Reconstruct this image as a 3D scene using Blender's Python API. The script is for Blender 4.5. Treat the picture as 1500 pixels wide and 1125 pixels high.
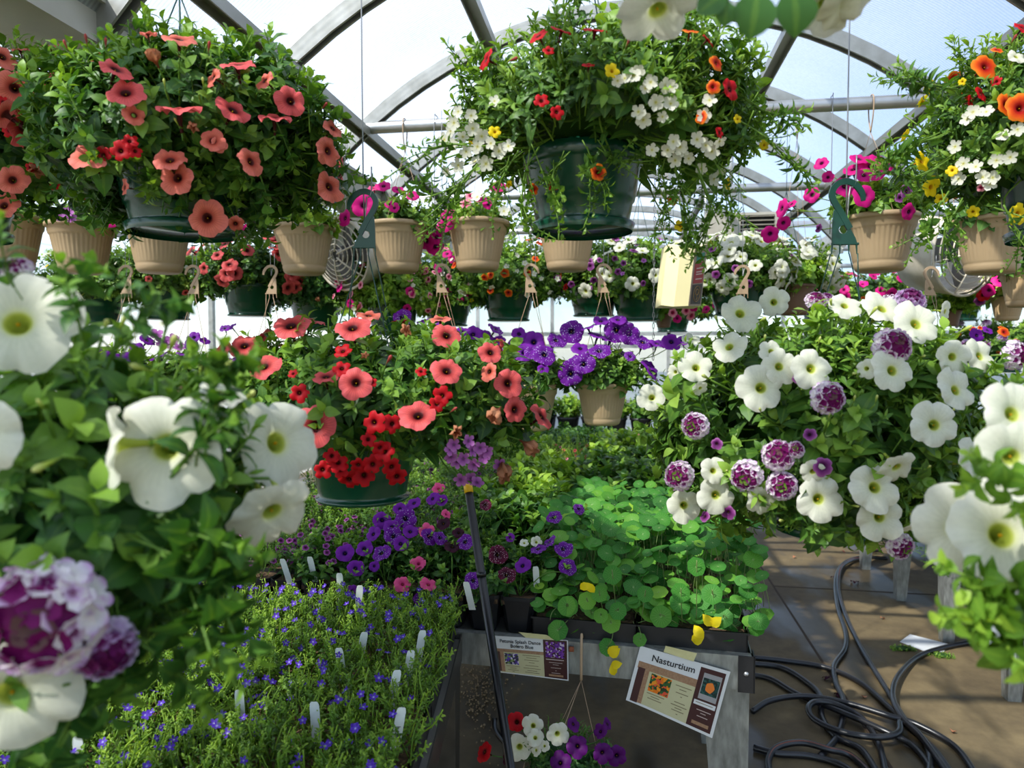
import bpy, math, random
import numpy as np
from math import sin, cos, atan, pi, radians
from mathutils import Vector, Matrix

C = bpy.context.scene
for o in list(bpy.data.objects): bpy.data.objects.remove(o)
COL = C.collection
random.seed(7)

# ------------------------------------------------------------------ camera
F = 1040.0; H = 1.55
YAW = atan(160/F); PIT = atan(47.5/F)
FW = np.array([-sin(YAW)*cos(PIT), cos(YAW)*cos(PIT), -sin(PIT)])
RT = np.array([cos(YAW), sin(YAW), 0.0])
UP = np.cross(RT, FW)
EYE = np.array([0, 0, H])
cam = bpy.data.cameras.new('camera'); camo = bpy.data.objects.new('camera', cam); COL.objects.link(camo)
camo.location = (0, 0, H); camo.rotation_euler = (pi/2-PIT, 0, YAW)
cam.sensor_width = 36; cam.lens = F/1500*36; cam.clip_start = 0.02; cam.clip_end = 200
cam.dof.use_dof = True; cam.dof.focus_distance = 1.7; cam.dof.aperture_fstop = 5.0
C.camera = camo

# ------------------------------------------------------------------ light
SUN_DIR = np.array([-0.46, -0.50, 0.76]); SUN_DIR /= np.linalg.norm(SUN_DIR)
w = bpy.data.worlds.new('sky'); C.world = w; w.use_nodes = True
nt = w.node_tree; nt.nodes.clear()
sk = nt.nodes.new('ShaderNodeTexSky'); sk.sky_type = 'NISHITA'; sk.sun_disc = False
sk.sun_elevation = math.asin(SUN_DIR[2]); sk.sun_rotation = math.atan2(SUN_DIR[0], SUN_DIR[1])
sk.air_density = 1.0; sk.dust_density = .5; sk.ozone_density = 2.2
bg = nt.nodes.new('ShaderNodeBackground'); bg.inputs[1].default_value = 0.22
wo = nt.nodes.new('ShaderNodeOutputWorld')
nt.links.new(sk.outputs[0], bg.inputs[0]); nt.links.new(bg.outputs[0], wo.inputs[0])
sl = bpy.data.lights.new('sun', 'SUN'); sl.energy = 8.5; sl.angle = radians(0.8); sl.color = (1, .95, .86)
so = bpy.data.objects.new('sun', sl); COL.objects.link(so); so.location = (-5, -6, 8)
so.rotation_euler = Vector(SUN_DIR).to_track_quat('Z', 'Y').to_euler()
C.view_settings.view_transform = 'Standard'; C.view_settings.look = 'None'
C.view_settings.gamma = 1; C.view_settings.use_curve_mapping = False
C.view_settings.exposure = 0.30
try:
    C.cycles.use_denoising = True
    C.cycles.max_bounces = 7; C.cycles.diffuse_bounces = 3; C.cycles.glossy_bounces = 2
    C.cycles.transmission_bounces = 4; C.cycles.transparent_max_bounces = 10
    C.cycles.caustics_reflective = False; C.cycles.caustics_refractive = False
    C.cycles.sample_clamp_indirect = 4
except Exception: pass

# ------------------------------------------------------------------ pixel helpers (1500x1125 frame)
def ray(x, y): return FW + RT*(x-750)/F + UP*(562.5-y)/F
def at(x, y, d): return EYE + ray(x, y)*d
def onY(x, y, Y): r = ray(x, y); return EYE + r*(Y/r[1])
def onZ(x, y, z): r = ray(x, y); return EYE + r*((z-H)/r[2])
def nrm(v): v = np.asarray(v, float); return v/(np.linalg.norm(v)+1e-12)

# ------------------------------------------------------------------ materials
def c(r, g, b):
    f = lambda v: ((v/255)/12.92 if v/255 <= .04045 else ((v/255+.055)/1.055)**2.4)
    return (f(r), f(g), f(b), 1)
def ramp(nt, stops, interp='LINEAR'):
    n = nt.nodes.new('ShaderNodeValToRGB'); e = n.color_ramp; e.interpolation = interp
    while len(e.elements) < len(stops): e.elements.new(.5)
    for el, (p, col) in zip(e.elements, stops): el.position = p
    for el, (p, col) in zip(e.elements, stops): el.color = col
    return n
def newmat(name):
    m = bpy.data.materials.new(name); m.use_nodes = True; nt = m.node_tree; nt.nodes.clear()
    out = nt.nodes.new('ShaderNodeOutputMaterial'); p = nt.nodes.new('ShaderNodeBsdfPrincipled')
    nt.links.new(p.outputs[0], out.inputs[0]); return m, nt, p, out
def mixrgb(nt, mode, fac, a, b):
    n = nt.nodes.new('ShaderNodeMix'); n.data_type = 'RGBA'; n.blend_type = mode
    for s, v in ((0, fac), (6, a), (7, b)):
        if hasattr(v, 'links'): nt.links.new(v, n.inputs[s])
        else: n.inputs[s].default_value = v
    return n.outputs[2]
def noise(nt, scale, detail=3, coord='Object', stretch=None, rough=.5):
    tc = nt.nodes.new('ShaderNodeTexCoord'); n = nt.nodes.new('ShaderNodeTexNoise')
    n.inputs['Scale'].default_value = scale; n.inputs['Detail'].default_value = detail; n.inputs['Roughness'].default_value = rough
    src = tc.outputs[coord]
    if stretch:
        mp = nt.nodes.new('ShaderNodeMapping'); mp.inputs['Scale'].default_value = stretch
        nt.links.new(src, mp.inputs[0]); src = mp.outputs[0]
    nt.links.new(src, n.inputs['Vector']); return n.outputs['Fac']
def attr(nt, name):
    n = nt.nodes.new('ShaderNodeAttribute'); n.attribute_name = name; return n.outputs['Fac']
def math_(nt, op, a, b=0.0, clamp=False):
    n = nt.nodes.new('ShaderNodeMath'); n.operation = op; n.use_clamp = clamp
    for i, v in enumerate((a, b)):
        if hasattr(v, 'links'): nt.links.new(v, n.inputs[i])
        else: n.inputs[i].default_value = v
    return n.outputs[0]
def bump(nt, p, h, strength=.3, dist=.01):
    b = nt.nodes.new('ShaderNodeBump'); b.inputs['Strength'].default_value = strength; b.inputs['Distance'].default_value = dist
    nt.links.new(h, b.inputs['Height']); nt.links.new(b.outputs[0], p.inputs['Normal'])
def transl(nt, p, out, col, fac):
    t = nt.nodes.new('ShaderNodeBsdfTranslucent'); mx = nt.nodes.new('ShaderNodeMixShader'); mx.inputs[0].default_value = fac
    if hasattr(col, 'links'): nt.links.new(col, t.inputs[0])
    else: t.inputs[0].default_value = col
    nt.links.new(p.outputs[0], mx.inputs[1]); nt.links.new(t.outputs[0], mx.inputs[2]); nt.links.new(mx.outputs[0], out.inputs[0])

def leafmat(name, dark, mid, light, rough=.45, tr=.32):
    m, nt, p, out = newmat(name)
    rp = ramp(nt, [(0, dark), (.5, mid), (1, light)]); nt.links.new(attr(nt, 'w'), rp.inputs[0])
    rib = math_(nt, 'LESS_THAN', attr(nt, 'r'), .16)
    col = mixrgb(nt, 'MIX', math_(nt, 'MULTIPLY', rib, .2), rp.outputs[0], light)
    ns = noise(nt, 60, 2); col = mixrgb(nt, 'MULTIPLY', .35, col, ramp_of(nt, ns, [(.3, (.6, .6, .6, 1)), (.7, (1, 1, 1, 1))]))
    nt.links.new(col, p.inputs['Base Color']); p.inputs['Roughness'].default_value = rough; p.inputs['Specular IOR Level'].default_value = .35
    tc = mixrgb(nt, 'MULTIPLY', 1.0, col, (1.5, 1.45, .55, 1))
    transl(nt, p, out, tc, tr); return m
def ramp_of(nt, src, stops, interp='LINEAR'):
    r = ramp(nt, stops, interp); nt.links.new(src, r.inputs[0]); return r.outputs[0]

def petalmat(name, stops, veins=0, veincol=(0, 0, 0, 1), nv=30, speck=None, tr=.3, rough=.55, interp='LINEAR'):
    m, nt, p, out = newmat(name)
    r = attr(nt, 'r'); col = ramp_of(nt, r, stops, interp)
    if veins:
        s = math_(nt, 'SINE', math_(nt, 'MULTIPLY', attr(nt, 't'), nv))
        s = math_(nt, 'POWER', math_(nt, 'ADD', math_(nt, 'MULTIPLY', s, .5), .5), 6)
        s = math_(nt, 'MULTIPLY', math_(nt, 'MULTIPLY', s, math_(nt, 'SUBTRACT', 1.0, r)), veins, True)
        col = mixrgb(nt, 'MIX', s, col, veincol)
    if speck:
        tc = nt.nodes.new('ShaderNodeTexCoord'); v = nt.nodes.new('ShaderNodeTexVoronoi'); v.inputs['Scale'].default_value = speck[1]
        nt.links.new(tc.outputs['Object'], v.inputs['Vector'])
        s = math_(nt, 'LESS_THAN', v.outputs['Distance'], speck[2]); col = mixrgb(nt, 'MIX', s, col, speck[0])
    ns = noise(nt, 8, 3); col = mixrgb(nt, 'MULTIPLY', .3, col, ramp_of(nt, ns, [(.3, (.75, .75, .75, 1)), (.7, (1, 1, 1, 1))]))
    nt.links.new(col, p.inputs['Base Color']); p.inputs['Roughness'].default_value = rough; p.inputs['Specular IOR Level'].default_value = .2
    transl(nt, p, out, col, tr); return m

def plain(name, col, rough=.5, metal=0, col2=None, nscale=20, bumpk=0, stretch=None, spec=.5, coat=0):
    m, nt, p, out = newmat(name); p.inputs['Base Color'].default_value = col
    if col2:
        ns = noise(nt, nscale, 5, 'Object', stretch)
        nt.links.new(ramp_of(nt, ns, [(.3, col), (.7, col2)]), p.inputs['Base Color'])
        if bumpk: bump(nt, p, ns, bumpk, .002)
    p.inputs['Roughness'].default_value = rough; p.inputs['Metallic'].default_value = metal
    p.inputs['Specular IOR Level'].default_value = spec; p.inputs['Coat Weight'].default_value = coat
    return m

M = {}
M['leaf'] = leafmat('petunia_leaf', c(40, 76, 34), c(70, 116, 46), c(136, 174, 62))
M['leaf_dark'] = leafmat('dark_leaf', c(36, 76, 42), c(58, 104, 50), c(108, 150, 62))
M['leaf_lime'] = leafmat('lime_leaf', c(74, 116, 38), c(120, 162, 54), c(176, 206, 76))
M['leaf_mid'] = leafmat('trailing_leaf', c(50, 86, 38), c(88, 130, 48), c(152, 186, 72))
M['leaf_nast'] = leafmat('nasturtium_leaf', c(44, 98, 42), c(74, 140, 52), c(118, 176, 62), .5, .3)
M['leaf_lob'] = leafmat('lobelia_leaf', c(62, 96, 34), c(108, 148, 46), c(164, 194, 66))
M['stem'] = plain('stem_green', c(112, 142, 58), .5)
M['vine'] = plain('pale_vine', c(112, 132, 70), .6)
W = c(228, 226, 208); W2 = c(220, 220, 194)
M['white'] = petalmat('white_petal', [(0, c(150, 165, 40)), (.11, c(190, 198, 80)), (.2, c(222, 224, 170)), (.34, W2), (1, W)], .3, c(170, 176, 140), 30)
M['coral'] = petalmat('coral_petal', [(0, c(20, 8, 10)), (.2, c(46, 12, 16)), (.34, c(160, 46, 46)), (.58, c(226, 92, 88)), (1, c(236, 104, 106))], .9, c(120, 34, 34), 35)
M['coralpink'] = petalmat('salmon_petal', [(0, c(30, 12, 12)), (.2, c(66, 22, 22)), (.34, c(186, 76, 58)), (.6, c(230, 118, 96)), (1, c(238, 130, 116))], .8, c(150, 56, 44), 35)
M['red'] = petalmat('red_petal', [(0, c(70, 4, 12)), (.2, c(110, 4, 16)), (.4, c(178, 10, 22)), (1, c(206, 18, 30))])
M['orange'] = petalmat('orange_petal', [(0, c(110, 10, 10)), (.35, c(180, 24, 14)), (.7, c(232, 86, 22)), (1, c(246, 140, 32))])
M['yellow'] = petalmat('yellow_petal', [(0, c(190, 130, 10)), (.3, c(236, 200, 20)), (1, c(246, 218, 30))])
M['magenta'] = petalmat('magenta_petal', [(0, c(60, 4, 50)), (.2, c(130, 8, 86)), (.4, c(206, 18, 122)), (1, c(214, 24, 130))])
M['purple'] = petalmat('purple_petal', [(0, c(30, 4, 60)), (.18, c(50, 10, 90)), (.35, c(112, 24, 146)), (1, c(124, 34, 160))], .5, c(50, 16, 110), 30)
M['splash'] = petalmat('speckled_purple_petal', [(0, c(26, 4, 50)), (.2, c(50, 12, 90)), (.4, c(102, 22, 138)), (1, c(114, 28, 150))], speck=(c(226, 214, 240), 7, .2))
M['burgundy'] = petalmat('speckled_burgundy_petal', [(0, c(20, 4, 14)), (1, c(100, 12, 52))], speck=(c(230, 200, 210), 7, .2))
M['violet'] = petalmat('deep_violet_petal', [(0, c(30, 4, 40)), (.3, c(78, 12, 92)), (1, c(92, 16, 106))])
M['darkplum'] = petalmat('plum_petal', [(0, c(14, 2, 10)), (1, c(66, 8, 40))])
M['pink'] = petalmat('pink_petal', [(0, c(170, 40, 90)), (.3, c(226, 70, 130)), (1, c(238, 96, 146))], .6, c(190, 30, 90), 30)
M['lilac'] = petalmat('lilac_petal', [(0, c(90, 40, 90)), (.35, c(170, 90, 170)), (1, c(200, 130, 196))])
M['plumcal'] = petalmat('veined_plum_petal', [(0, c(40, 6, 40)), (.4, c(90, 24, 84)), (.75, c(140, 60, 132)), (1, c(176, 110, 166))])
M['pinkveined'] = petalmat('pink_dark_eyed_petal', [(0, c(120, 10, 50)), (.35, c(190, 40, 90)), (.6, c(238, 140, 160)), (1, c(240, 168, 180))])
M['bacopa'] = petalmat('bacopa_petal', [(0, c(200, 190, 60)), (.18, c(232, 230, 190)), (.4, W), (1, W)])
M['lobelia'] = petalmat('lobelia_petal', [(0, c(226, 224, 240)), (.2, c(120, 100, 210)), (.4, c(92, 56, 178)), (1, c(100, 62, 190))])
M['verbena'] = petalmat('verbena_petal', [(0, c(120, 150, 50)), (.16, c(96, 130, 40)), (.22, c(112, 14, 84)), (.60, c(122, 18, 96)), (.66, c(216, 180, 214)), (.76, c(244, 238, 232)), (.88, c(238, 226, 236)), (1, c(196, 140, 200))])
M['verbena2'] = petalmat('verbena_plum_petal', [(0, c(90, 20, 70)), (.55, c(112, 24, 94)), (.7, c(190, 150, 200)), (1, c(230, 216, 236))])
M['wilt'] = petalmat('wilted_petal', [(0, c(90, 44, 26)), (.5, c(176, 104, 72)), (1, c(206, 146, 108))], .8, c(110, 54, 34), 30)
M['budc'] = petalmat('bud_skin', [(0, c(96, 128, 40)), (.5, c(168, 188, 70)), (1, c(222, 226, 140))], .3, c(110, 140, 50), 14)
M['budred'] = petalmat('red_bud_skin', [(0, c(96, 108, 50)), (.4, c(150, 70, 60)), (1, c(190, 80, 76))])
M['greenpot'] = plain('green_plastic', c(10, 58, 40), .22, 0, c(14, 72, 50), 9, spec=.6)
M['greenhook'] = plain('hook_green', c(16, 68, 52), .38, 0, c(12, 56, 44), 30)
M['tan'] = plain('tan_plastic', c(168, 143, 108), .5, 0, c(176, 151, 116), 7, spec=.35)
M['tanhook'] = plain('hook_tan', c(178, 150, 118), .5)
M['brownpot'] = plain('brown_plastic', c(108, 80, 60), .5)
M['black'] = plain('black_plastic', c(22, 22, 24), .4, 0, c(34, 34, 36), 14)
M['soil'] = plain('potting_soil', c(44, 32, 22), .95, 0, c(120, 92, 62), 160, .8)
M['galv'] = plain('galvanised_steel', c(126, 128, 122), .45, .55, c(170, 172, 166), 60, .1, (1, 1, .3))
M['galvshade'] = plain('galvanised_shade_tone', c(64, 62, 58), .35, .5, c(84, 82, 76), 20)  # darker copy of the galvanised steel, the left bench's shade put into its colour
M['steel'] = plain('dull_steel', c(138, 138, 130), .42, .6, c(168, 168, 162), 14, .08, (1, .2, 1))
M['alu'] = plain('aluminium', c(176, 178, 176), .35, .7, c(200, 200, 198), 12)
M['gutter'] = plain('gutter_white', c(168, 164, 152), .45, .1, c(196, 192, 180), 4)
M['wire'] = plain('wire_steel', c(150, 150, 148), .4, .7)
M['rubber'] = plain('hose_rubber', c(18, 18, 20), .32, 0, c(30, 30, 33), 8, spec=.6)
M['hosestripe'] = plain('hose_stripe', c(140, 74, 52), .5)
M['pole'] = plain('pole_black', c(14, 14, 15), .3)
M['yellowcap'] = plain('cap_yellow', c(232, 178, 20), .4)
M['fanwhite'] = plain('fan_enamel', c(214, 206, 188), .4, 0, c(184, 172, 150), 14)
M['fangrey'] = plain('fan_motor', c(96, 96, 96), .5, .3)
M['cream'] = plain('cream_card', c(232, 218, 160), .6, 0, c(238, 226, 172), 5)
M['paper'] = plain('white_paper', c(216, 218, 218), .7, 0, c(206, 208, 208), 9)
M['lamin'] = plain('laminated_white', c(226, 226, 222), .22, 0, None, spec=.6)
M['khaki'] = plain('card_khaki', c(196, 190, 146), .3, 0, c(206, 200, 158), 12)
M['maroon'] = plain('card_brown', c(66, 34, 34), .3)
M['tanband'] = plain('card_tan_band', c(150, 112, 84), .3, 0, c(172, 136, 104), 200)
M['greybox'] = plain('card_grey', c(160, 158, 156), .3)
M['ink'] = plain('ink_black', c(24, 24, 26), .5)
M['inkgrey'] = plain('ink_faded', c(128, 116, 84), .5)
M['inklight'] = plain('ink_pale', c(196, 176, 168), .5)
M['tape'] = plain('masking_tape', c(206, 196, 134), .5, 0, c(220, 212, 156), 40)
M['labelred'] = plain('label_red', c(150, 32, 34), .5)
M['labelgreen'] = plain('label_green', c(36, 120, 98), .5)
M['labelblack'] = plain('label_dark', c(44, 36, 28), .5)
M['gold'] = plain('label_gold', c(150, 116, 62), .5)
M['taupe'] = plain('box_taupe', c(150, 132, 112), .55)
M['heater'] = plain('heater_enamel', c(196, 188, 170), .4, .2, c(176, 168, 150), 10)
M['dark'] = plain('painted_hollow_shade', c(40, 38, 36), .7)
M['tag'] = plain('tag_white', c(220, 222, 214), .4)
M['twine'] = plain('twine', c(160, 136, 104), .8)
M['wood'] = plain('weathered_wood', c(150, 140, 124), .8, 0, c(112, 102, 88), 12, .4, (.2, 3, 3))
# printed photos on the cards
def photomat(name, cols, scale):
    m, nt, p, out = newmat(name); tc = nt.nodes.new('ShaderNodeTexCoord'); v = nt.nodes.new('ShaderNodeTexVoronoi'); v.inputs['Scale'].default_value = scale
    nt.links.new(tc.outputs['Object'], v.inputs['Vector'])
    s = nt.nodes.new('ShaderNodeSeparateColor'); nt.links.new(v.outputs['Color'], s.inputs[0])
    k = len(cols); nt.links.new(ramp_of(nt, s.outputs[0], [(i/k, x) for i, x in enumerate(cols)], 'CONSTANT'), p.inputs['Base Color'])
    p.inputs['Roughness'].default_value = .25; return m
M['ph_orange'] = photomat('print_orange_blooms', [c(46, 92, 44), c(230, 120, 30), c(236, 150, 40), c(222, 84, 54), c(40, 60, 36)], 160)
M['ph_green'] = photomat('print_dark_foliage', [c(30, 70, 66), c(44, 88, 80), c(30, 50, 46)], 200)
M['ph_purple'] = photomat('print_purple_blooms', [c(60, 40, 120), c(28, 26, 66), c(120, 150, 90), c(90, 60, 170), c(210, 200, 220), c(40, 54, 40)], 220)
M['ph_violet'] = photomat('print_violet_blooms', [c(110, 50, 150), c(84, 34, 126), c(66, 44, 40), c(200, 180, 200), c(120, 60, 160)], 240)
M['orangeflat'] = plain('print_orange', c(240, 130, 50), .3)

def polycarb():
    m, nt, p, out = newmat('twinwall_polycarbonate')
    tc = nt.nodes.new('ShaderNodeTexCoord'); mp = nt.nodes.new('ShaderNodeSeparateXYZ'); nt.links.new(tc.outputs['Object'], mp.inputs[0])
    s = math_(nt, 'ADD', math_(nt, 'MULTIPLY', math_(nt, 'SINE', math_(nt, 'MULTIPLY', mp.outputs[1], 520)), .5), .5)
    grime = noise(nt, 2.2, 5); fine = noise(nt, 90, 2)
    fac = math_(nt, 'ADD', math_(nt, 'MULTIPLY', s, .16), math_(nt, 'MULTIPLY', grime, .22))
    fac = math_(nt, 'ADD', fac, math_(nt, 'MULTIPLY', fine, .16)); fac = math_(nt, 'ADD', fac, .16, True)
    tl = nt.nodes.new('ShaderNodeBsdfTranslucent'); tl.inputs[0].default_value = (.80, .83, .86, 1)
    df = nt.nodes.new('ShaderNodeBsdfDiffuse'); df.inputs[0].default_value = (.7, .72, .74, 1)
    m1 = nt.nodes.new('ShaderNodeMixShader'); m1.inputs[0].default_value = .25
    nt.links.new(tl.outputs[0], m1.inputs[1]); nt.links.new(df.outputs[0], m1.inputs[2])
    tr = nt.nodes.new('ShaderNodeBsdfTransparent'); tr.inputs[0].default_value = (.82, .86, .92, 1)
    m2 = nt.nodes.new('ShaderNodeMixShader'); nt.links.new(fac, m2.inputs[0])
    nt.links.new(tr.outputs[0], m2.inputs[1]); nt.links.new(m1.outputs[0], m2.inputs[2]); nt.links.new(m2.outputs[0], out.inputs[0])
    return m
M['poly'] = polycarb()
def floormat():
    m, nt, p, out = newmat('stained_concrete')
    n1 = noise(nt, 1.6, 6, rough=.65); n2 = noise(nt, 14, 6, rough=.7); n3 = noise(nt, 3.1, 3, stretch=(1, .35, 1))
    a = ramp_of(nt, n1, [(.25, c(66, 54, 36)), (.45, c(100, 85, 58)), (.7, c(134, 116, 80))])
    a = mixrgb(nt, 'MULTIPLY', .6, a, ramp_of(nt, n2, [(.3, (.62, .6, .56, 1)), (.65, (1, 1, 1, 1))]))
    wet = ramp_of(nt, n3, [(.5, (0, 0, 0, 1)), (.6, (1, 1, 1, 1))])
    a = mixrgb(nt, 'MIX', math_(nt, 'MULTIPLY', wet, .7), a, c(50, 42, 28))
    nt.links.new(a, p.inputs['Base Color'])
    rr = ramp_of(nt, n3, [(.5, (.8, .8, .8, 1)), (.62, (.32, .32, .32, 1))]); nt.links.new(rr, p.inputs['Roughness'])
    bump(nt, p, n2, .25, .003); return m
M['floor'] = floormat()
M['seam'] = plain('floor_joint', c(58, 44, 30), .9)
M['ground'] = plain('outside_ground', c(120, 126, 110), .9, 0, c(150, 150, 138), .4)
M['gravel'] = plain('perlite', c(170, 148, 110), .9, 0, c(110, 84, 56), 90)

# ------------------------------------------------------------------ geometry templates
class T:
    def __init__(s, v, l, n, m=None, r=None, t=None, w=None):
        s.v = np.asarray(v, float).reshape(-1, 3); s.l = np.asarray(l, np.int64); s.n = np.asarray(n, np.int64)
        k = len(s.v); z = lambda a, d, q: np.full(q, d, float) if a is None else np.broadcast_to(np.asarray(a, float), (q,)).copy()
        s.m = (np.zeros(len(s.n), np.int64) if m is None else np.broadcast_to(np.asarray(m, np.int64), (len(s.n),)).copy())
        s.r = z(r, .5, k); s.t = z(t, 0, k); s.w = z(w, .5, k)
    def tf(s, mat):
        mat = np.asarray(mat, float); o = T(s.v@mat[:3, :3].T+mat[:3, 3], s.l, s.n, s.m, s.r, s.t, s.w); return o
    def mv(s, p): return T(s.v+np.asarray(p, float), s.l, s.n, s.m, s.r, s.t, s.w)
    def mi(s, i): return T(s.v, s.l, s.n, i, s.r, s.t, s.w)
    def ww(s, x): return T(s.v, s.l, s.n, s.m, s.r, s.t, x)
def cat(ts):
    off = 0; ls = []
    for t in ts: ls.append(t.l+off); off += len(t.v)
    return T(np.concatenate([t.v for t in ts]), np.concatenate(ls), np.concatenate([t.n for t in ts]), np.concatenate([t.m for t in ts]),
             np.concatenate([t.r for t in ts]), np.concatenate([t.t for t in ts]), np.concatenate([t.w for t in ts]))
def inst(t, mats, dw=None):
    mats = np.asarray(mats, float); k = len(mats); N = len(t.v)
    if k == 0: return T(np.zeros((0, 3)), [], [])
    v = np.einsum('kij,nj->kni', mats[:, :3, :3], t.v)+mats[:, None, :3, 3]
    l = (t.l[None]+np.arange(k)[:, None]*N).ravel()
    ww = np.tile(t.w, (k, 1))
    if dw is not None: ww = np.clip(ww+np.asarray(dw)[:, None], 0, 1)
    return T(v.reshape(-1, 3), l, np.tile(t.n, k), np.tile(t.m, k), np.tile(t.r, k), np.tile(t.t, k), ww.ravel())
def frame(z, pos, s=1.0, spin=None, sz=None):
    z = nrm(z); a = np.array([0, 0, 1.]) if abs(z[2]) < .9 else np.array([1., 0, 0])
    x = nrm(np.cross(a, z)); y = np.cross(z, x)
    th = random.uniform(0, 2*pi) if spin is None else spin
    x, y = x*cos(th)+y*sin(th), -x*sin(th)+y*cos(th)
    m = np.eye(4); m[:3, 0] = x*s; m[:3, 1] = y*s; m[:3, 2] = z*(sz or s); m[:3, 3] = pos; return m
def grid(P, closed=False, r=None, t=None, m=0):
    P = np.asarray(P, float); nu, nv = P.shape[:2]; i = np.arange(nu-1)[:, None]; j = np.arange(nv if closed else nv-1)[None]
    a = i*nv+j; b = i*nv+(j+1) % nv; cc = (i+1)*nv+(j+1) % nv; d = (i+1)*nv+j
    l = np.stack([a+0*j, b+0*i, cc+0*i, d+0*j], -1).reshape(-1)
    n = np.full(len(l)//4, 4); f = lambda q: None if q is None else np.asarray(q, float).reshape(-1)
    return T(P.reshape(-1, 3), l, n, m, f(r), f(t))
def lathe(prof, seg=32, m=0, rmod=None):
    th = np.linspace(0, 2*pi, seg, endpoint=False); P = []
    for k, (r, z) in enumerate(prof):
        rr = r*(rmod(k, th) if rmod else 1); P.append(np.stack([rr*np.cos(th), rr*np.sin(th), np.full(seg, z)], -1))
    g = grid(np.array(P)[::-1], True, m=m); return g
def tube(pts, rad, seg=6, m=0, w=.5):
    pts = np.asarray(pts, float); n = len(pts); tg = np.gradient(pts, axis=0); th = np.linspace(0, 2*pi, seg, endpoint=False); P = []
    rad = np.broadcast_to(np.asarray(rad, float), (n,)); a = np.array([0, 0, 1.]) if abs(nrm(tg[0])[2]) < .9 else np.array([1., 0, 0])
    for i in range(n):
        z = nrm(tg[i]); x = nrm(a-z*np.dot(a, z)) if abs(np.dot(a, z)) < .999 else nrm(np.cross([0, 1, 0], z)); y = np.cross(z, x); a = x
        P.append(pts[i]+rad[i]*(np.cos(th)[:, None]*x+np.sin(th)[:, None]*y))
    P = np.array(P); g = grid(P, True, m=m); k = len(g.v)
    caps = [np.arange(seg)[::-1], (n-1)*seg+np.arange(seg)]
    return T(g.v, np.concatenate([g.l]+caps), np.concatenate([g.n, [seg, seg]]), m, None, None, w)
def spline(pts, n=8):
    pts = [np.asarray(p, float) for p in pts]; P = [2*pts[0]-pts[1]]+pts+[2*pts[-1]-pts[-2]]; out = []
    for i in range(1, len(P)-2):
        for k in range(n):
            t = k/n; out.append(.5*((2*P[i])+(-P[i-1]+P[i+1])*t+(2*P[i-1]-5*P[i]+4*P[i+1]-P[i+2])*t*t+(-P[i-1]+3*P[i]-3*P[i+1]+P[i+2])*t**3))
    out.append(pts[-1]); return np.array(out)
def box(x0, x1, y0, y1, z0, z1, m=0):
    v = [(x, y, z) for z in (z0, z1) for y in (y0, y1) for x in (x0, x1)]
    f = [0, 2, 3, 1, 4, 5, 7, 6, 0, 1, 5, 4, 2, 6, 7, 3, 0, 4, 6, 2, 1, 3, 7, 5]; return T(v, f, [4]*6, m)
def slab(a, b, cc, d, th, m=0):   # quad with thickness
    a, b, cc, d = [np.asarray(p, float) for p in (a, b, cc, d)]; n = nrm(np.cross(b-a, d-a))*th/2
    v = [p+n for p in (a, b, cc, d)]+[p-n for p in (a, b, cc, d)]
    f = [0, 1, 2, 3, 7, 6, 5, 4, 0, 4, 5, 1, 1, 5, 6, 2, 2, 6, 7, 3, 3, 7, 4, 0]; return T(v, f, [4]*6, m)
def prism(poly, y0, y1, m=0):     # polygon in XZ, extruded in Y
    k = len(poly); v = [(x, y0, z) for x, z in poly]+[(x, y1, z) for x, z in poly]
    l = list(range(k))+list(range(2*k-1, k-1, -1)); n = [k, k]
    for i in range(k): j = (i+1) % k; l += [i, i+k, j+k, j]; n.append(4)
    return T(v, l, n, m)
def bar(a, b, w, h, m=0):
    a = np.asarray(a, float); b = np.asarray(b, float); z = nrm(b-a); x = nrm(np.cross(z, [0, 0, 1.])) if abs(z[2]) < .99 else np.array([1., 0, 0]); y = np.cross(x, z)
    q = [a+x*i*w/2+y*j*h/2 for i, j in ((-1, -1), (1, -1), (1, 1), (-1, 1))]; v = q+[p+(b-a) for p in q]
    f = [3, 2, 1, 0, 4, 5, 6, 7, 0, 1, 5, 4, 1, 2, 6, 5, 2, 3, 7, 6, 3, 0, 4, 7]; return T(v, f, [4]*6, m)

# ------------------------------------------------------------------ objects
def mesh(name, t, mats, smooth=True):
    me = bpy.data.meshes.new(name); me.vertices.add(len(t.v)); me.vertices.foreach_set('co', t.v.ravel())
    me.loops.add(len(t.l)); me.loops.foreach_set('vertex_index', t.l.astype(np.int32)); me.polygons.add(len(t.n))
    st = np.concatenate([[0], np.cumsum(t.n)[:-1]]) if len(t.n) else np.zeros(0)
    me.polygons.foreach_set('loop_start', st.astype(np.int32))
    me.polygons.foreach_set('material_index', t.m.astype(np.int32)); me.polygons.foreach_set('use_smooth', np.full(len(t.n), smooth))
    for k, a in (('r', t.r), ('t', t.t), ('w', t.w)):
        at_ = me.attributes.new(k, 'FLOAT', 'POINT'); at_.data.foreach_set('value', a.astype(np.float32))
    for mm in mats: me.materials.append(M[mm] if isinstance(mm, str) else mm)
    me.update(calc_edges=True); me.validate(); return me
WL = {}
def link(name, data, parent=None, loc=(0, 0, 0)):
    o = bpy.data.objects.new(name, data); COL.objects.link(o); o.location = tuple(loc)
    if parent: o.parent = parent
    return o
def thing(name, label, cat_, loc=(0, 0, 0), group=None):
    o = link(name, None, None, loc); o.empty_display_size = .05; WL[o.name] = np.asarray(loc, float)
    o['label'] = label; o['category'] = cat_
    if group: o['group'] = group
    return o
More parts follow.
